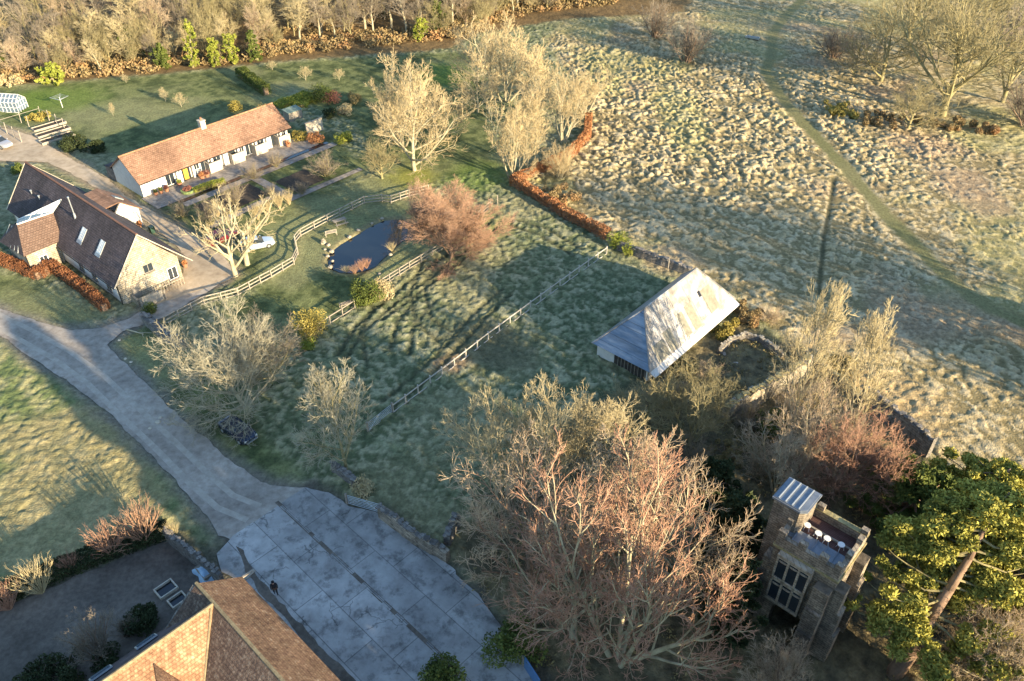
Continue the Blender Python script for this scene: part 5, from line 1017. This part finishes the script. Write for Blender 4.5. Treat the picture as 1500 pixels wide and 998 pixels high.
# ---- woodland along the top
EDGE = GP([(-60, 122), (0, 120), (60, 117), (130, 112), (200, 106), (260, 100), (330, 92), (400, 82), (470, 74), (540, 68), (600, 62), (660, 55), (700, 40), (760, 22), (830, 12), (900, 5)])
EA = np.array(EDGE); cum = np.concatenate([[0], np.cumsum(np.linalg.norm(np.diff(EA, axis=0), axis=1))])
def edge_at(s): return np.array([np.interp(s, cum, EA[:, 0]), np.interp(s, cum, EA[:, 1])])
rs = np.random.RandomState(12); woods = []
kinds = [('woodcrown', 'bark_olive', 'twig_straw'), ('multi', 'bark_olive', 'twig_olive'), ('woodcrown', 'bark_olive', 'twig_olive'), ('pole', 'bark_pale', 'twig_grey'), ('pole', 'bark_pale', 'twig_straw'), ('woodcrown', 'bark_olive', 'twig_grey'), ('woodcrown', 'bark_red', 'twig_pink')]
for row, (off, hh, sp_) in enumerate(((2.5, 6.5, 4.0), (7, 9.5, 4.2), (12.5, 11.5, 5.0), (20, 13.5, 7), (30, 14.5, 8.5), (44, 15.5, 11))):
    s = rs.uniform(0, 3)
    while s < cum[-1]:
        p = edge_at(s) + np.array([rs.normal(0, .8) + off * .25, off + rs.normal(0, 1.0)]); u_ = s / cum[-1]
        poley = .42 < u_ < .62; kd = kinds[rs.choice([3, 4, 3, 5])] if poley and row > 0 else kinds[rs.randint(0, 7)]
        if row == 0 and poley: s += sp_; continue
        h = hh * rs.uniform(.75, 1.2) * (1.12 if kd[0] == 'pole' else 1); rd = h * (.36 if kd[0] == 'pole' else .44) * rs.uniform(.85, 1.15)
        lb = {'pole': 'tall thin bare woodland tree with a pale pole trunk behind the top lawn', 'woodcrown': 'twiggy bare woodland tree in the wood behind the top lawn', 'multi': 'straw coloured many stemmed tree in the wood behind the top lawn'}[kd[0]]
        tree(p, h, rd, kd[0], lb, {'pole': 'pole trunked woodland trees', 'woodcrown': 'twiggy woodland trees', 'multi': 'many stemmed woodland trees'}[kd[0]], kd[1], kd[2], rz=rs.uniform(0, 6.28), name='woodland_tree')
        s += sp_ * rs.uniform(.75, 1.3)
# ivy clad trunks at the wood edge
for k, (u, v, h, r, l_) in enumerate(((283, 100, 9.5, 1.2, 'tallest ivy clad trunk at the woodland edge'), (318, 96, 5.5, 1.1, 'ivy clad trunk right of the tallest one'), (342, 94, 6, 1.3, 'broad ivy clad trunk at the woodland edge'), (378, 90, 6, 1.1, 'ivy clad trunk at the right of the ivy row'), (240, 100, 4.5, 1.6, 'dark ivy bush left of the ivy clad trunks'), (80, 122, 3.5, 2.6, 'bright green bush at the left of the woodland edge'), (200, 85, 6.5, 2.0, 'dark holly inside the left part of the wood'), (2, 95, 7, 1.6, 'ivy clad tree on the left edge'), (612, 60, 5, 1.5, 'ivy clad trunk above the bright lawn'), (640, 50, 7, 1.6, 'ivy clad tree above the bright lawn, further right'))):
    evergreen(G(u, v), h, r, l_, 'leaf_lime' if k in (0, 1, 2, 5, 8) else 'leaf_green', 2600, .26, (rs.normal(0, .5), 0), .25, 'ivy_clad_tree', 1.0, 20 + k, .03, 26, 'bark_olive')
# bracken and bramble belt: nobody could count it
rs = np.random.RandomState(4); Cn, Rd = [], []
for k in range(900):
    p = edge_at(rs.uniform(0, cum[-1])) + np.array([rs.normal(0, 1), rs.uniform(-1.4, 7) if rs.rand() < .7 else rs.uniform(7, 40)]); Cn.append((p[0], p[1], rs.uniform(.2, 1.0))); Rd.append(rs.uniform(.6, 1.5))
V, F_ = leaves(Cn, Rd, 52000, .3, rs, .7, .2, 1.5)
tagp(link('bramble_belt', mesh_np('bramble_belt', V, F_, M['leaf_bramble'])), 'orange bracken and brambles along the foot of the wood', 'undergrowth', kind='stuff')
# rough dead stems in the tree floor on the right
Cn, Rd = [], []
tfp = W['treefloor']; k = 0
while k < 420:
    p = np.array([rs.uniform(-3, 48), rs.uniform(28, 80)])
    if sd_poly(p[:1], p[1:], tfp)[0] < -1 and not (12 < p[0] < 27 and 28 < p[1] < 42): Cn.append((p[0], p[1], .25)); Rd.append(rs.uniform(.6, 1.4)); k += 1
V, F_ = leaves(Cn, Rd, 14000, .12, rs, .3, .1, 2.2)
tagp(link('undergrowth', mesh_np('undergrowth', V, F_, M['leaf_scrub'])), 'tangled olive undergrowth below the bare trees on the right', 'undergrowth', kind='stuff')

# ================================================================== cottage garden
stp = lambda P: [tuple(np.array([-51.64, 102.92]) + np.array([x * math.cos(R(48.8)) - y * math.sin(R(48.8)), x * math.sin(R(48.8)) + y * math.cos(R(48.8))])) for x, y in P]
def stw(x, y): return stp([(x, y)])[0]
def cot_sheet(name, P, z, m, kind='structure', jit=.0):
    o = sheet(name, P, z, m, kind, None, jit); o.location = (-51.64, 102.92, 0); o.rotation_euler = (0, 0, R(48.8)); return o
cot_sheet('terrace_paving', [(-.5, -4.6), (27, -4.6), (30, -1.5), (25.4, .4), (-.4, 0)], .09, M['paving'], jit=.05)
cot_sheet('garden_path', [(2.5, -6.9), (29, -6.9), (29, -5.5), (2.5, -5.5)], .075, M['paving'], jit=.05)
cot_sheet('garden_path', [(13.0, -16.5), (14.4, -16.5), (14.4, -6.9), (13.0, -6.9)], .085, M['paving'], jit=.04)
cot_sheet('garden_path', [(14.4, -16.5), (14.4, -15.3), (26, -15.6), (26, -16.6)], .08, M['paving'], jit=.04)
cot_sheet('garden_path', [(1.5, -14.8), (13.0, -13.9), (13.0, -12.8), (1.5, -13.4)], .08, M['paving'], jit=.04)
for (a, b, c_, d_) in ((2.5, 12.5, -5.4, -4.7), (15.2, 28.5, -5.4, -4.7)):
    o = cot_sheet('garden_rill', [(a, c_), (b, c_), (b, d_), (a, d_)], .11, M['water'])
for (x0, x1, y0, y1) in ((3.2, 12.2, -12.4, -7.4), (15.0, 20.2, -14.8, -9.8)):
    cot_sheet('flower_bed', [(x0, y0), (x1, y0), (x1, y1), (x0, y1)], .07, M['soil'], jit=.15)
def pot(p, r, h, label, plantm='leaf_green', group='terracotta pots on the terrace'):
    t = thing('plant_pot', label, 'plant pot', (p[0], p[1], .09), 0, group); mb = MB(); mb.lathe([(r * .7, 0), (r * .95, h * .85), (r * 1.08, h * .86), (r * 1.08, h), (r * .9, h), (r * .88, h * .9)], n=12); mb.build('pot', M['terracotta'], t)
    rs_ = np.random.RandomState(int(abs(p[0] * 50))); V, F_ = leaves([(0, 0, h + r * .5)], [r * 1.1], 160, .12, rs_, .9, .2); link('plant', mesh_np('plant', V, F_, M[plantm]), t)
for (x, y, r, h, l_, pm) in ((1.5, -.7, .3, .45, 'terracotta pot with dark plant, first from the white gable end', 'leaf_dark'), (2.3, -.75, .3, .45, 'terracotta pot with a green plant, second from the gable end', 'leaf_green'), (3.1, -.8, .32, .5, 'terracotta pot with red leaves, third from the gable end', 'leaf_red'), (8.6, -1.1, .42, .5, 'wide terracotta pot in front of the yellow door', 'leaf_orange'), (9.4, -1.15, .4, .5, 'wide terracotta pot beside the one before the yellow door', 'leaf_red'), (5.3, -.6, .35, .45, 'pot holding a bright lime shrub against the white piers', 'leaf_lime'), (23.5, -1.6, .4, .5, 'terracotta pot near the far cottage end', 'leaf_orange')): pot(stw(x, y), r, h, l_, pm)
# round planter on the terrace
t = thing('raised_planter', 'low green planter with red leaved plants in the middle of the terrace', 'planter', stw(4.9, -3.3) + (.09,), .4); mb = MB(); mb.lathe([(.85, 0), (.95, .4), (.8, .4), (.78, .3)], n=14); mb.build('rim', M['leaf_lime'] if False else plain('green_planter', (.2, .27, .1), .8), t)
V, F_ = leaves([(0, 0, .5), (.3, .2, .6)], [.6, .4], 420, .13, np.random.RandomState(3), .6, .2); link('plant', mesh_np('plant', V, F_, M['leaf_red']), t)
# pale ornamental grasses
for k, (u, v) in enumerate(((378, 322), (393, 316), (410, 306), (424, 300), (320, 318))):
    p = G(u, v); lb = ['pale clump of ornamental grass nearest the parked cars', 'second pale grass clump from the parked cars', 'third pale grass clump from the parked cars', 'pale grass clump furthest along the garden path', 'cream grass clump on its own above the maroon car'][k]
    treeuv(u, v, v - 26, 1.0, 'stems', lb, bk='twig_tan', tw='twig_straw', cat='ornamental grass', name='ornamental_grass', group='pale grasses in the garden')
t = thing('garden_screen', 'cream garden screen wall beyond the far end of the cottage', 'screen', stw(28.0, -.6) + (0,), R(48.8)); mb = MB(); mb.bb(0, 3.2, 0, .25, 0, 2.0); mb.build('panel', M['panel'], t); mb = MB(); mb.bb(-.05, 3.25, -.05, .3, 2.0, 2.1); mb.build('coping', M['stone'], t)
t = thing('garden_shed', 'small grey green flat roofed shed at the cottage end', 'shed', G(425, 180), R(48.8)); mb = MB(); mb.bb(0, 2.6, 0, 1.6, 0, 1.6); mb.build('wall', M['wood_grey'], t); mb = MB(); mb.slab([(-.1, -.1, 1.6), (2.7, -.1, 1.6), (2.7, 1.7, 1.85), (-.1, 1.7, 1.85)], .06); mb.build('roof', plain('green_felt', (.16, .22, .18), .8), t)

# ---- vegetable garden posts and beds
vg = G(60, 198); vr = math.atan2(*(G(100, 186) - G(60, 198))[::-1])
bed_l = ['sunken raised bed with grey board edging furthest from the drive', 'middle raised bed with grey board edging', 'raised bed with grey board edging closest to the dark shrub']
for k in range(3):
    p = G(72 + 6 * k, 186 + 9 * k); t = thing('raised_bed', bed_l[k], 'raised bed', p, vr, 'raised beds in the vegetable garden'); mb = MB()
    mb.bb(-2.6, 2.6, -.8, -.7, 0, .4); mb.bb(-2.6, 2.6, .7, .8, 0, .4); mb.bb(-2.6, -2.5, -.7, .7, 0, .4); mb.bb(2.5, 2.6, -.7, .7, 0, .4); mb.build('frame', M['wood_pale'], t); mb = MB(); mb.bb(-2.5, 2.5, -.7, .7, 0, .25); mb.build('soil', M['soil'], t)
fc = thing('fruit_cage', 'open timber fruit cage of pale leaning posts around the raised beds', 'fruit cage', vg, vr)
for (x, y) in ((-3.5, 7), (-3.5, 4.5), (-3.3, 2), (-3.2, -.5), (3.0, 7.2), (3.3, 4.6), (3.5, 2), (3.6, -.5), (-.2, 7.2), (0, 4.6)):
    mb = MB(); mb.tube((x, y, 0), (x + .12, y - .05, 1.9), .07, .06, 6); mb.build('post', M['wood_pale'], fc)
for a, b in (((-3.5, 7), (-3.2, -.5)), ((3.0, 7.2), (3.6, -.5)), ((-3.5, 7), (3.0, 7.2))): mb = MB(); mb.tube((a[0] + .1, a[1], 1.5), (b[0] + .1, b[1], 1.5), .035, n=5); mb.build('rail', M['wood_pale'], fc)
bush(G(57, 176), 2.0, 1.2, 'olive bean rows inside the fruit cage', 'leaf_yellow', 800, .18)
# rotary drier
t = thing('rotary_clothes_line', 'grey rotary clothes line on the bright upper lawn', 'clothes line', G(92, 158)); mb = MB(); mb.tube((0, 0, 0), (0, 0, 1.9), .05, n=8); mb.build('pole', M['white'], t); mb = MB()
for k in range(4): a_ = k * math.pi / 2 + .3; mb.tube((0, 0, 1.35), (1.5 * math.cos(a_), 1.5 * math.sin(a_), 1.95), .03, n=5)
mb.build('arm', M['gate_metal'], t); mb = MB()
for r_ in (.5, .8, 1.1, 1.4):
    for k in range(4): a0 = k * math.pi / 2 + .3; a1 = a0 + math.pi / 2; z = 1.35 + .6 * r_ / 1.5; mb.tube((r_ * math.cos(a0), r_ * math.sin(a0), z), (r_ * math.cos(a1), r_ * math.sin(a1), z), .02, n=4)
mb.build('line', M['gate_metal'], t)
# greenhouse on the left edge
t = thing('greenhouse', 'white framed greenhouse cut by the left edge of the picture', 'greenhouse', G(28, 166), R(172)); gl = MB(); gl.bb(.05, 7, -2.6, -.05, .1, 1.7); gl.add([(.05, -2.6, 1.7), (.05, -.05, 1.7), (.05, -1.3, 2.7), (7, -2.6, 1.7), (7, -.05, 1.7), (7, -1.3, 2.7)], [(0, 1, 2), (3, 5, 4), (0, 2, 5, 3), (1, 4, 5, 2)]); gl.build('pane', M['glass_sky'], t)
mb = MB()
for k in range(11):
    x = k * .7
    for (a, b) in (((x, 0, 0), (x, 0, 1.75)), ((x, -2.65, 0), (x, -2.65, 1.75)), ((x, 0, 1.75), (x, -1.3, 2.78)), ((x, -2.65, 1.75), (x, -1.3, 2.78))): mb.tube(a, b, .045, n=4)
for y, z in ((0, .05), (0, .9), (0, 1.75), (-1.3, 2.78), (-2.65, 1.75), (-.65, 2.27)): mb.tube((0, y, z), (7, y, z), .045, n=4)
for y in (-.65, -1.3, -1.95): mb.tube((0, y, 0), (0, y, 2.3), .045, n=4)
mb.tube((0, 0, .9), (0, -2.65, .9), .045, n=4); mb.tube((0, 0, 1.75), (0, -2.65, 1.75), .045, n=4); mb.build('frame', M['white'], t)

# ---- pond furniture
def bench(p, rz, label, m='wood_pale', L=1.5):
    t = thing('garden_bench', label, 'bench', p, rz); mb = MB()
    for k in range(4): mb.bb(-L / 2, L / 2, -.25 + k * .13, -.16 + k * .13, .42, .46)
    mb.build('seat', M[m], t); mb = MB(); mb.bb(-L / 2, L / 2, .27, .31, .86, .94); mb.bb(-L / 2, L / 2, .27, .31, .5, .55)
    for k in range(10): mb.bb(-L / 2 + .05 + k * (L - .15) / 9, -L / 2 + .1 + k * (L - .15) / 9, .275, .305, .55, .86)
    mb.build('backrest', M[m], t)
    for x in (-L / 2 + .04, L / 2 - .04):
        for y in (-.22, .29): q = MB(); q.bb(x - .035, x + .035, y - .035, y + .035, 0, .64 if y < 0 else .9); q.build('leg', M[m], t)
        q = MB(); q.bb(x - .04, x + .04, -.26, .3, .64, .68); q.build('armrest', M[m], t)
    return t
bench(G(485, 345), R(205), 'pale curved slatted bench on the pond lawn beside the fence'); bench(G(508, 449), R(215), 'weathered bench beside the yellow bush', 'wood_grey', 1.6)
t = thing('picnic_table', 'grey picnic table against the fence above the pond', 'table', G(498, 329), R(35)); mb = MB()
for k in range(5): mb.bb(-.9, .9, -.38 + k * .155, -.25 + k * .155, .7, .74)
mb.build('table_top', M['wood_grey'], t)
for s_ in (-1, 1):
    mb = MB(); mb.bb(-.9, .9, s_ * .75 - .13, s_ * .75 + .13, .42, .46); mb.build('bench_seat', M['wood_grey'], t)
    mb = MB(); mb.tube((s_ * .65, -.78, 0), (s_ * .65, -.3, .7), .04, n=5); mb.tube((s_ * .65, .78, 0), (s_ * .65, .3, .7), .04, n=5); mb.tube((s_ * .65, -.8, .4), (s_ * .65, .8, .4), .04, n=5); mb.build('leg_frame', M['wood_grey'], t)
def rock(p, r, label, m='stone', h=None, name='boulder', cat='rock', group=None):
    rn = random.Random(int(abs(p[0] * 77 + p[1] * 5))); bm = bmesh.new(); bmesh.ops.create_icosphere(bm, subdivisions=2, radius=r)
    for v_ in bm.verts: v_.co *= rn.uniform(.82, 1.12); v_.co.z = max(-r * .3, v_.co.z * (h or .7))
    me = bpy.data.meshes.new(name); bm.to_mesh(me); bm.free(); me.materials.append(M[m]); o = link(name, me); o.location = (p[0], p[1], r * .25); tagp(o, label, cat, group)
rock(G(474, 357), .42, 'tall pale stone by the pond corner', 'stone', 1.4); rock(G(481, 360), .32, 'smaller pale stone beside the tall one at the pond corner', 'stone', 1.0)
for k, (u, v) in enumerate(((476, 366), (480, 376), (486, 369), (487, 383), (525, 338), (512, 348), (545, 328), (560, 321), (484, 392), (556, 402), (572, 374))): rock(G(u, v), .24 + .06 * (k % 3), 'small pale rock in the edging of the pond', 'stone', .6, 'edging_rock', 'rock', 'edging rocks round the pond')
for k, (u, v, tv, m_) in enumerate(((520, 401, 388, 'twig_russet'), (530, 397, 380, 'twig_red'), (537, 393, 378, 'twig_red'), (508, 399, 390, 'twig_straw'), (574, 368, 355, 'twig_straw'))): treeuv(u, v, tv, .8, 'stems', ['russet reed clump at the near pond edge', 'tall red reed clump at the near pond edge', 'red reed clump right of the others on the near pond edge', 'pale reed clump at the bottom corner of the pond', 'straw reeds at the right pond edge'][k], bk=m_, tw=m_, cat='reeds', name='reed_clump')
t = thing('fence_post', 'lone pale post standing at the end of the pond fence', 'post', G(729, 300)); mb = MB(); mb.box((0, 0, .7), (.13, .13, 1.4)); mb.build('shaft', M['wood_grey'], t); mb = MB(); mb.box((0, 0, 1.42), (.16, .16, .05)); mb.build('cap', M['wood_pale'], t)
t = thing('marker_post', 'thin pale pole in the shadow beside the wall above the barn', 'post', G(978, 398)); mb = MB(); mb.tube((0, 0, 0), (0, 0, 2.0), .05, n=6); mb.build('shaft', M['wood_pale'], t); mb = MB(); mb.lathe([(.07, 0), (.02, .08)], (0, 0, 2.0), 6); mb.build('cap', M['wood_pale'], t)

# ---- fallen log and stones near the entrance
t = thing('fallen_branch', 'bleached fallen branch on dark grass below the entrance gate', 'branch', G(186, 484), -.35); mb = MB(); mb.tube((0, 0, .12), (2.4, -.1, .16), .09, .06, 6); mb.tube((1.7, 0, .15), (3.6, .5, .2), .05, .02, 5); mb.tube((2.2, -.1, .15), (2.9, -.7, .3), .05, .02, 5); mb.build('limb', M['bark_pale'], t)
for k, (u, v) in enumerate(((175, 499), (184, 526), (192, 531), (155, 464))): rock(G(u, v), .17, 'small white stone on the grass beside the gravel track', 'panel', .7, 'edge_stone', 'stone', 'white stones beside the track')
for k, (u, v) in enumerate(((232, 619), (220, 628), (235, 612))): rock(G(u, v), .2 + .08 * (k == 0), 'pale rubble lump lying on the gravel track', 'panel', .35, 'rubble', 'stone', 'pale rubble on the gravel track')

# ---- gravel garden tanks, tarpaulin
for k, (u, v, l_) in enumerate(((244, 865, 'larger rectangular stone rimmed tank in the gravel garden'), (261, 881, 'smaller stone rimmed tank nearest the tiled house'))):
    t = thing('stone_tank', l_, 'tank', G(u, v), R(47)); a, b = (.75, .6) if k == 0 else (.65, .5); mb = MB(); mb.bb(-a, a, -b, -b + .1, 0, .3); mb.bb(-a, a, b - .1, b, 0, .3); mb.bb(-a, -a + .1, -b + .1, b - .1, 0, .3); mb.bb(a - .1, a, -b + .1, b - .1, 0, .3); mb.build('rim', M['panel'], t); mb = MB(); mb.bb(-a + .1, a - .1, -b + .1, b - .1, .03, .08); mb.build('water', M['water'], t)
t = thing('tarpaulin_heap', 'crumpled pale blue tarpaulin over a heap beside the tiled house', 'tarpaulin', G(302, 842), R(-45)); rn = random.Random(5); n_ = 16; V = []; 
for i in range(n_):
    for j in range(n_):
        x, y = (i / (n_ - 1) - .5) * 2.1, (j / (n_ - 1) - .5) * 1.25; e_ = max(abs(x) / 1.05, abs(y) / .62); z = .75 * (1 - e_ ** 3) + .12 * (fbm(np.array([x * 3]), np.array([y * 3]), 4)[0] - .5) * 2 + .03; V.append((x * (1 + .1 * math.sin(y * 7)), y * (1 + .12 * math.sin(x * 6)), max(.02, z)))
me = mesh_np('tarpaulin', V, [(i * n_ + j, (i + 1) * n_ + j, (i + 1) * n_ + j + 1, i * n_ + j + 1) for i in range(n_ - 1) for j in range(n_ - 1)], M['tarp'], True); link('sheet', me, t)
mb = MB(); mb.bb(-.8, .8, -.45, .45, 0, .6); mb.build('heap', M['wood_grey'], t)
t = thing('timber_plank', 'short pale plank projecting from the roof corner of the tiled house', 'plank', G(362, 846), R(55)); mb = MB(); mb.bb(-.7, .7, -.16, .16, 2.2, 2.3) if False else mb.bb(-.8, .8, -.16, .16, .06, .14); mb.build('board', M['wood_pale'], t); mb = MB(); mb.bb(-.8, -.7, -.18, .18, .14, .17); mb.build('end_batten', M['wood_grey'], t)
t = thing('feed_trough', 'small pale metal trough far away beside the meadow path', 'trough', G(1102, 58), R(-30)); mb = MB(); mb.bb(-1.4, 1.4, -.4, -.34, .25, .6); mb.bb(-1.4, 1.4, .34, .4, .25, .6); mb.bb(-1.4, -1.34, -.34, .34, .25, .6); mb.bb(1.34, 1.4, -.34, .34, .25, .6); mb.bb(-1.34, 1.34, -.34, .34, .25, .3); mb.build('basin', M['gate_metal'], t)
for x in (-1.2, 1.2): mb = MB(); mb.bb(x - .04, x + .04, -.38, .38, 0, .25); mb.build('leg', M['dark_metal'], t)

# ================================================================== cars
def car(p, rz, paint, label, L=4.2, Wd=1.75, name='parked_car'):
    t = thing(name, label, 'car', p, rz); hw = Wd / 2
    # lofted body: cross sections along x  (x, half width bottom, z bottom, half width at waist, z waist)
    sec = [(-L / 2, .72, .38, .70, .72), (-L / 2 + .12, .80, .28, .78, .88), (-L * .30, hw, .22, hw * .97, .95), (0, hw, .22, hw * .97, .93), (L * .25, hw, .22, hw * .96, .9), (L * .42, .82, .26, .78, .78), (L / 2, .66, .36, .62, .62)]
    V = []
    for x, wb, zb, wt, zt in sec: V += [(x, -wb, zb), (x, -wb * 1.01, (zb + zt) / 2), (x, -wt, zt), (x, -wt * .55, zt + .05), (x, wt * .55, zt + .05), (x, wt, zt), (x, wb * 1.01, (zb + zt) / 2), (x, wb, zb)]
    F_ = [(8 * i + k, 8 * i + (k + 1) % 8, 8 * (i + 1) + (k + 1) % 8, 8 * (i + 1) + k) for i in range(len(sec) - 1) for k in range(8)] + [tuple(range(7, -1, -1)), tuple(range(8 * (len(sec) - 1), 8 * len(sec)))]
    mb = MB(); mb.v = V; mb.f = F_; mb.mi = [0] * len(F_); b = mb.build('body', M[paint], t, True, .04)
    mb = MB(); mb.add([(-L * .40, -.72, .92), (-L * .40, .72, .92), (L * .20, .74, .92), (L * .20, -.74, .92), (-L * .28, -.60, 1.42), (-L * .28, .60, 1.42), (L * .02, .60, 1.44), (L * .02, -.60, 1.44)], [(0, 3, 2, 1), (0, 1, 5, 4), (1, 2, 6, 5), (2, 3, 7, 6), (3, 0, 4, 7)]); mb.build('windows', M['glass'], t)
    mb = MB(); mb.slab([(-L * .285, -.61, 1.46), (-L * .285, .61, 1.46), (L * .03, .61, 1.48), (L * .03, -.61, 1.48)], .05); mb.build('car_roof', M[paint], t, False, .03)
    for x in (-L * .31, L * .30):
        for s_ in (-1, 1):
            q = MB(); q.tube((x, s_ * (hw - .2), .32), (x, s_ * (hw + .01), .32), .32, n=18); wo = q.build('wheel', M['rubber'], t, False); q = MB(); q.tube((x, s_ * (hw - .02), .32), (x, s_ * (hw + .025), .32), .19, n=14); q.build('rim', M['gate_metal'], wo)
    for s_ in (-1, 1):
        q = MB(); q.box((L / 2 - .14, s_ * .56, .62), (.18, .3, .14), s_ * -.35); q.build('headlight', M['white'], t)
        q = MB(); q.box((-L / 2 + .04, s_ * .6, .72), (.1, .2, .16)); q.build('tail_light', M['car_red'], t)
        q = MB(); q.box((L * .14, s_ * (hw + .07), .98), (.14, .16, .12)); q.build('mirror', M[paint], t)
    q = MB(); q.box((L / 2 + .0, 0, .40), (.12, 1.2, .12)); q.build('bumper', M['gate_metal'], t)
    return t
car(G(350, 636), R(-38), 'car_navy', 'dark navy car parked under the largest spreading bare tree')
car(G(326, 352), R(48), 'car_red', 'maroon car parked behind the pollarded trees')
car(G(378, 362), R(25), 'car_pale', 'pale blue car parked right of the maroon one')
car(G(2, 214), R(-28), 'car_silver', 'silver car with dark glass at the left edge on the drive')
t = thing('wheeled_bin', 'dark green wheeled bin beside the courtyard side of the stone house', 'bin', G(224, 342), R(50)); mb = MB(); mb.add([(-.24, -.26, .1), (.24, -.26, .1), (.24, .26, .1), (-.24, .26, .1), (-.29, -.34, 1.0), (.29, -.34, 1.0), (.29, .34, 1.0), (-.29, .34, 1.0)], [(0, 3, 2, 1), (4, 5, 6, 7), (0, 1, 5, 4), (1, 2, 6, 5), (2, 3, 7, 6), (3, 0, 4, 7)]); bn = plain('bin_green', (.03, .07, .05), .5); mb.build('body', bn, t); mb = MB(); mb.box((0, 0, 1.03), (.62, .74, .06)); mb.build('lid', bn, t)
for s_ in (-1, 1): q = MB(); q.tube((s_ * .2, .3, .1), (s_ * .27, .3, .1), .1, n=10); q.build('wheel', M['rubber'], t)
for k, (u, v, l_) in enumerate(((206, 334, 'terracotta pot against the white porch wall of the stone house'), (272, 392, 'terracotta pot with orange flowers at the gable corner of the stone house'))): pot(G(u, v), .33, .5, l_, 'leaf_orange', 'pots beside the stone house')

# ================================================================== person in the yard
def person(p, rz, label):
    t = thing('person', label, 'person', (p[0], p[1], .055), rz)
    J = [(0, 0, .93), (0, 0, 1.15), (0, .01, 1.38), (0, .02, 1.5), (0, .05, 1.62), (-.17, .0, 1.40), (-.25, .02, 1.12), (-.24, .12, .88), (.17, 0, 1.40), (.25, .02, 1.12), (.24, .12, .88), (-.1, .02, .88), (-.11, .08, .48), (-.11, -.02, .07), (.1, -.02, .88), (.11, -.02, .48), (.11, -.22, .09), (-.11, .14, .04), (.11, -.08, .05), (0, .06, 1.72)]
    E_ = [(0, 1), (1, 2), (2, 3), (3, 4), (2, 5), (5, 6), (6, 7), (2, 8), (8, 9), (9, 10), (0, 11), (11, 12), (12, 13), (0, 14), (14, 15), (15, 16), (13, 17), (16, 18), (4, 19)]
    Rr = [.16, .15, .17, .06, .1, .075, .05, .035, .075, .05, .035, .1, .065, .045, .1, .065, .045, .04, .04, .09]
    me = bpy.data.meshes.new('body'); me.from_pydata(J, E_, []); o = link('body', me, t); me.materials.append(M['cloth']); sk = o.modifiers.new('s', 'SKIN'); [setattr(v_, 'radius', (r_, r_)) for v_, r_ in zip(me.skin_vertices[0].data, Rr)] if me.skin_vertices else None
    if not me.skin_vertices:
        bm = bmesh.new(); bm.from_mesh(me); lay = bm.verts.layers.skin.verify(); bm.verts.ensure_lookup_table()
        for i, v_ in enumerate(bm.verts): v_[lay].radius = (Rr[i], Rr[i]); v_[lay].use_root = (i == 0)
        bm.to_mesh(me); bm.free()
    ss = o.modifiers.new('u', 'SUBSURF'); ss.levels = 2; ss.render_levels = 2
    mb = MB(); mb.lathe([(.10, 0), (.125, .06), (.115, .13), (.05, .18)], (0, .055, 1.64), 12); mb.build('hat', M['cloth'], t, True)
    mb = MB(); mb.lathe([(.06, 0), (.085, .05), (.07, .11)], (0, .10, 1.54), 10); mb.build('face', M['skin'], t, True)
    mb = MB(); mb.lathe([(.20, 0), (.215, .2), (.16, .32)], (0, 0, .78), 12, 1, .75); mb.build('coat', M['jeans'], t, True)
    for q_ in (-.24, .24): mb = MB(); mb.lathe([(.02, -.09), (.035, -.04), (.03, 0)], (q_, .13, .88), 8); mb.build('hand', M['skin'], t, True)
    return t
person(G(405, 872), R(200), 'person in a dark coat and hat walking across the concrete yard')

# ================================================================== beyond the frame: unseen house and trees put in to throw the long shadows
mh = bld('shade_caster_manor', 'unseen tall stone manor house added beyond the bottom edge to shade the yard', (34, 4), -41, 'building'); mb = MB(); mb.bb(-3, 9, -12, 0, 0, 13); mb.build('wall', M['stone'], mh)  # unseen house added so that its shadow covers the yard
mb = MB(); mb.slab([(-3.4, .4, 13), (9.4, .4, 13), (9.4, -6, 18), (-3.4, -6, 18)], .3); mb.slab([(-3.4, -12.4, 13), (9.4, -12.4, 13), (9.4, -6, 18), (-3.4, -6, 18)], .3); mb.build('roof', M['roof_brown'], mh)
for k in range(4): window(mh, (-1 + k * 2.8, .04, 6), 1.2, 2, '+y', 1, 'white'); window(mh, (-1 + k * 2.8, .04, 10), 1.2, 2, '+y', 1, 'white')
def offtree(s, y, h, r, label, m='leaf_dark', n=9000, seed=1):
    q = (.755 * s - y) / .656; x = .656 * s + .755 * q; return evergreen((x, y), h, r, label, m, n, .8, (0, 0), .6, 'shade_caster_cedar', .6, seed, .03, 60, 'bark_olive')  # unseen evergreen, placed and sized for the shade it casts
for k, (s, y, h) in enumerate(((19, 11, 27), (23, 11, 27), (27, 10, 26), (32, 8, 20), (36, 7, 20), (38.5, 8, 22))): offtree(s, y, h, 3.8, 'unseen dark cedar added beyond the bottom edge to cast shade', 'leaf_dark', 11000, 60 + k)['group'] = 'added shade cedars beyond the bottom edge'
for k, (x, y, h, r) in enumerate(((60, 57, 20, 4.5), (64, 60, 22, 4.5), (70, 56, 23, 5), (78, 55, 21, 5), (66, 66, 18, 4), (76, 66, 19, 4), (76, 46, 16, 4))):
    tree((x, y), h, r + 2, ['multi', 'ascend', 'woodcrown'][k % 3], 'bare tree standing beyond the right edge of the picture', 'trees beyond the right edge', 'bark_olive', 'twig_grey')
for k, (x, y, h, r) in enumerate(((68, 52, 15, 2.6), (74, 60, 17, 2.6))): evergreen((x, y), h, r, 'evergreen standing beyond the right edge of the picture', 'leaf_dark', 5000, .8, (0, 0), .6, 'shade_caster_cedar', .6, 80 + k, .1, 40, 'bark_olive')['group'] = 'evergreens beyond the right edge'
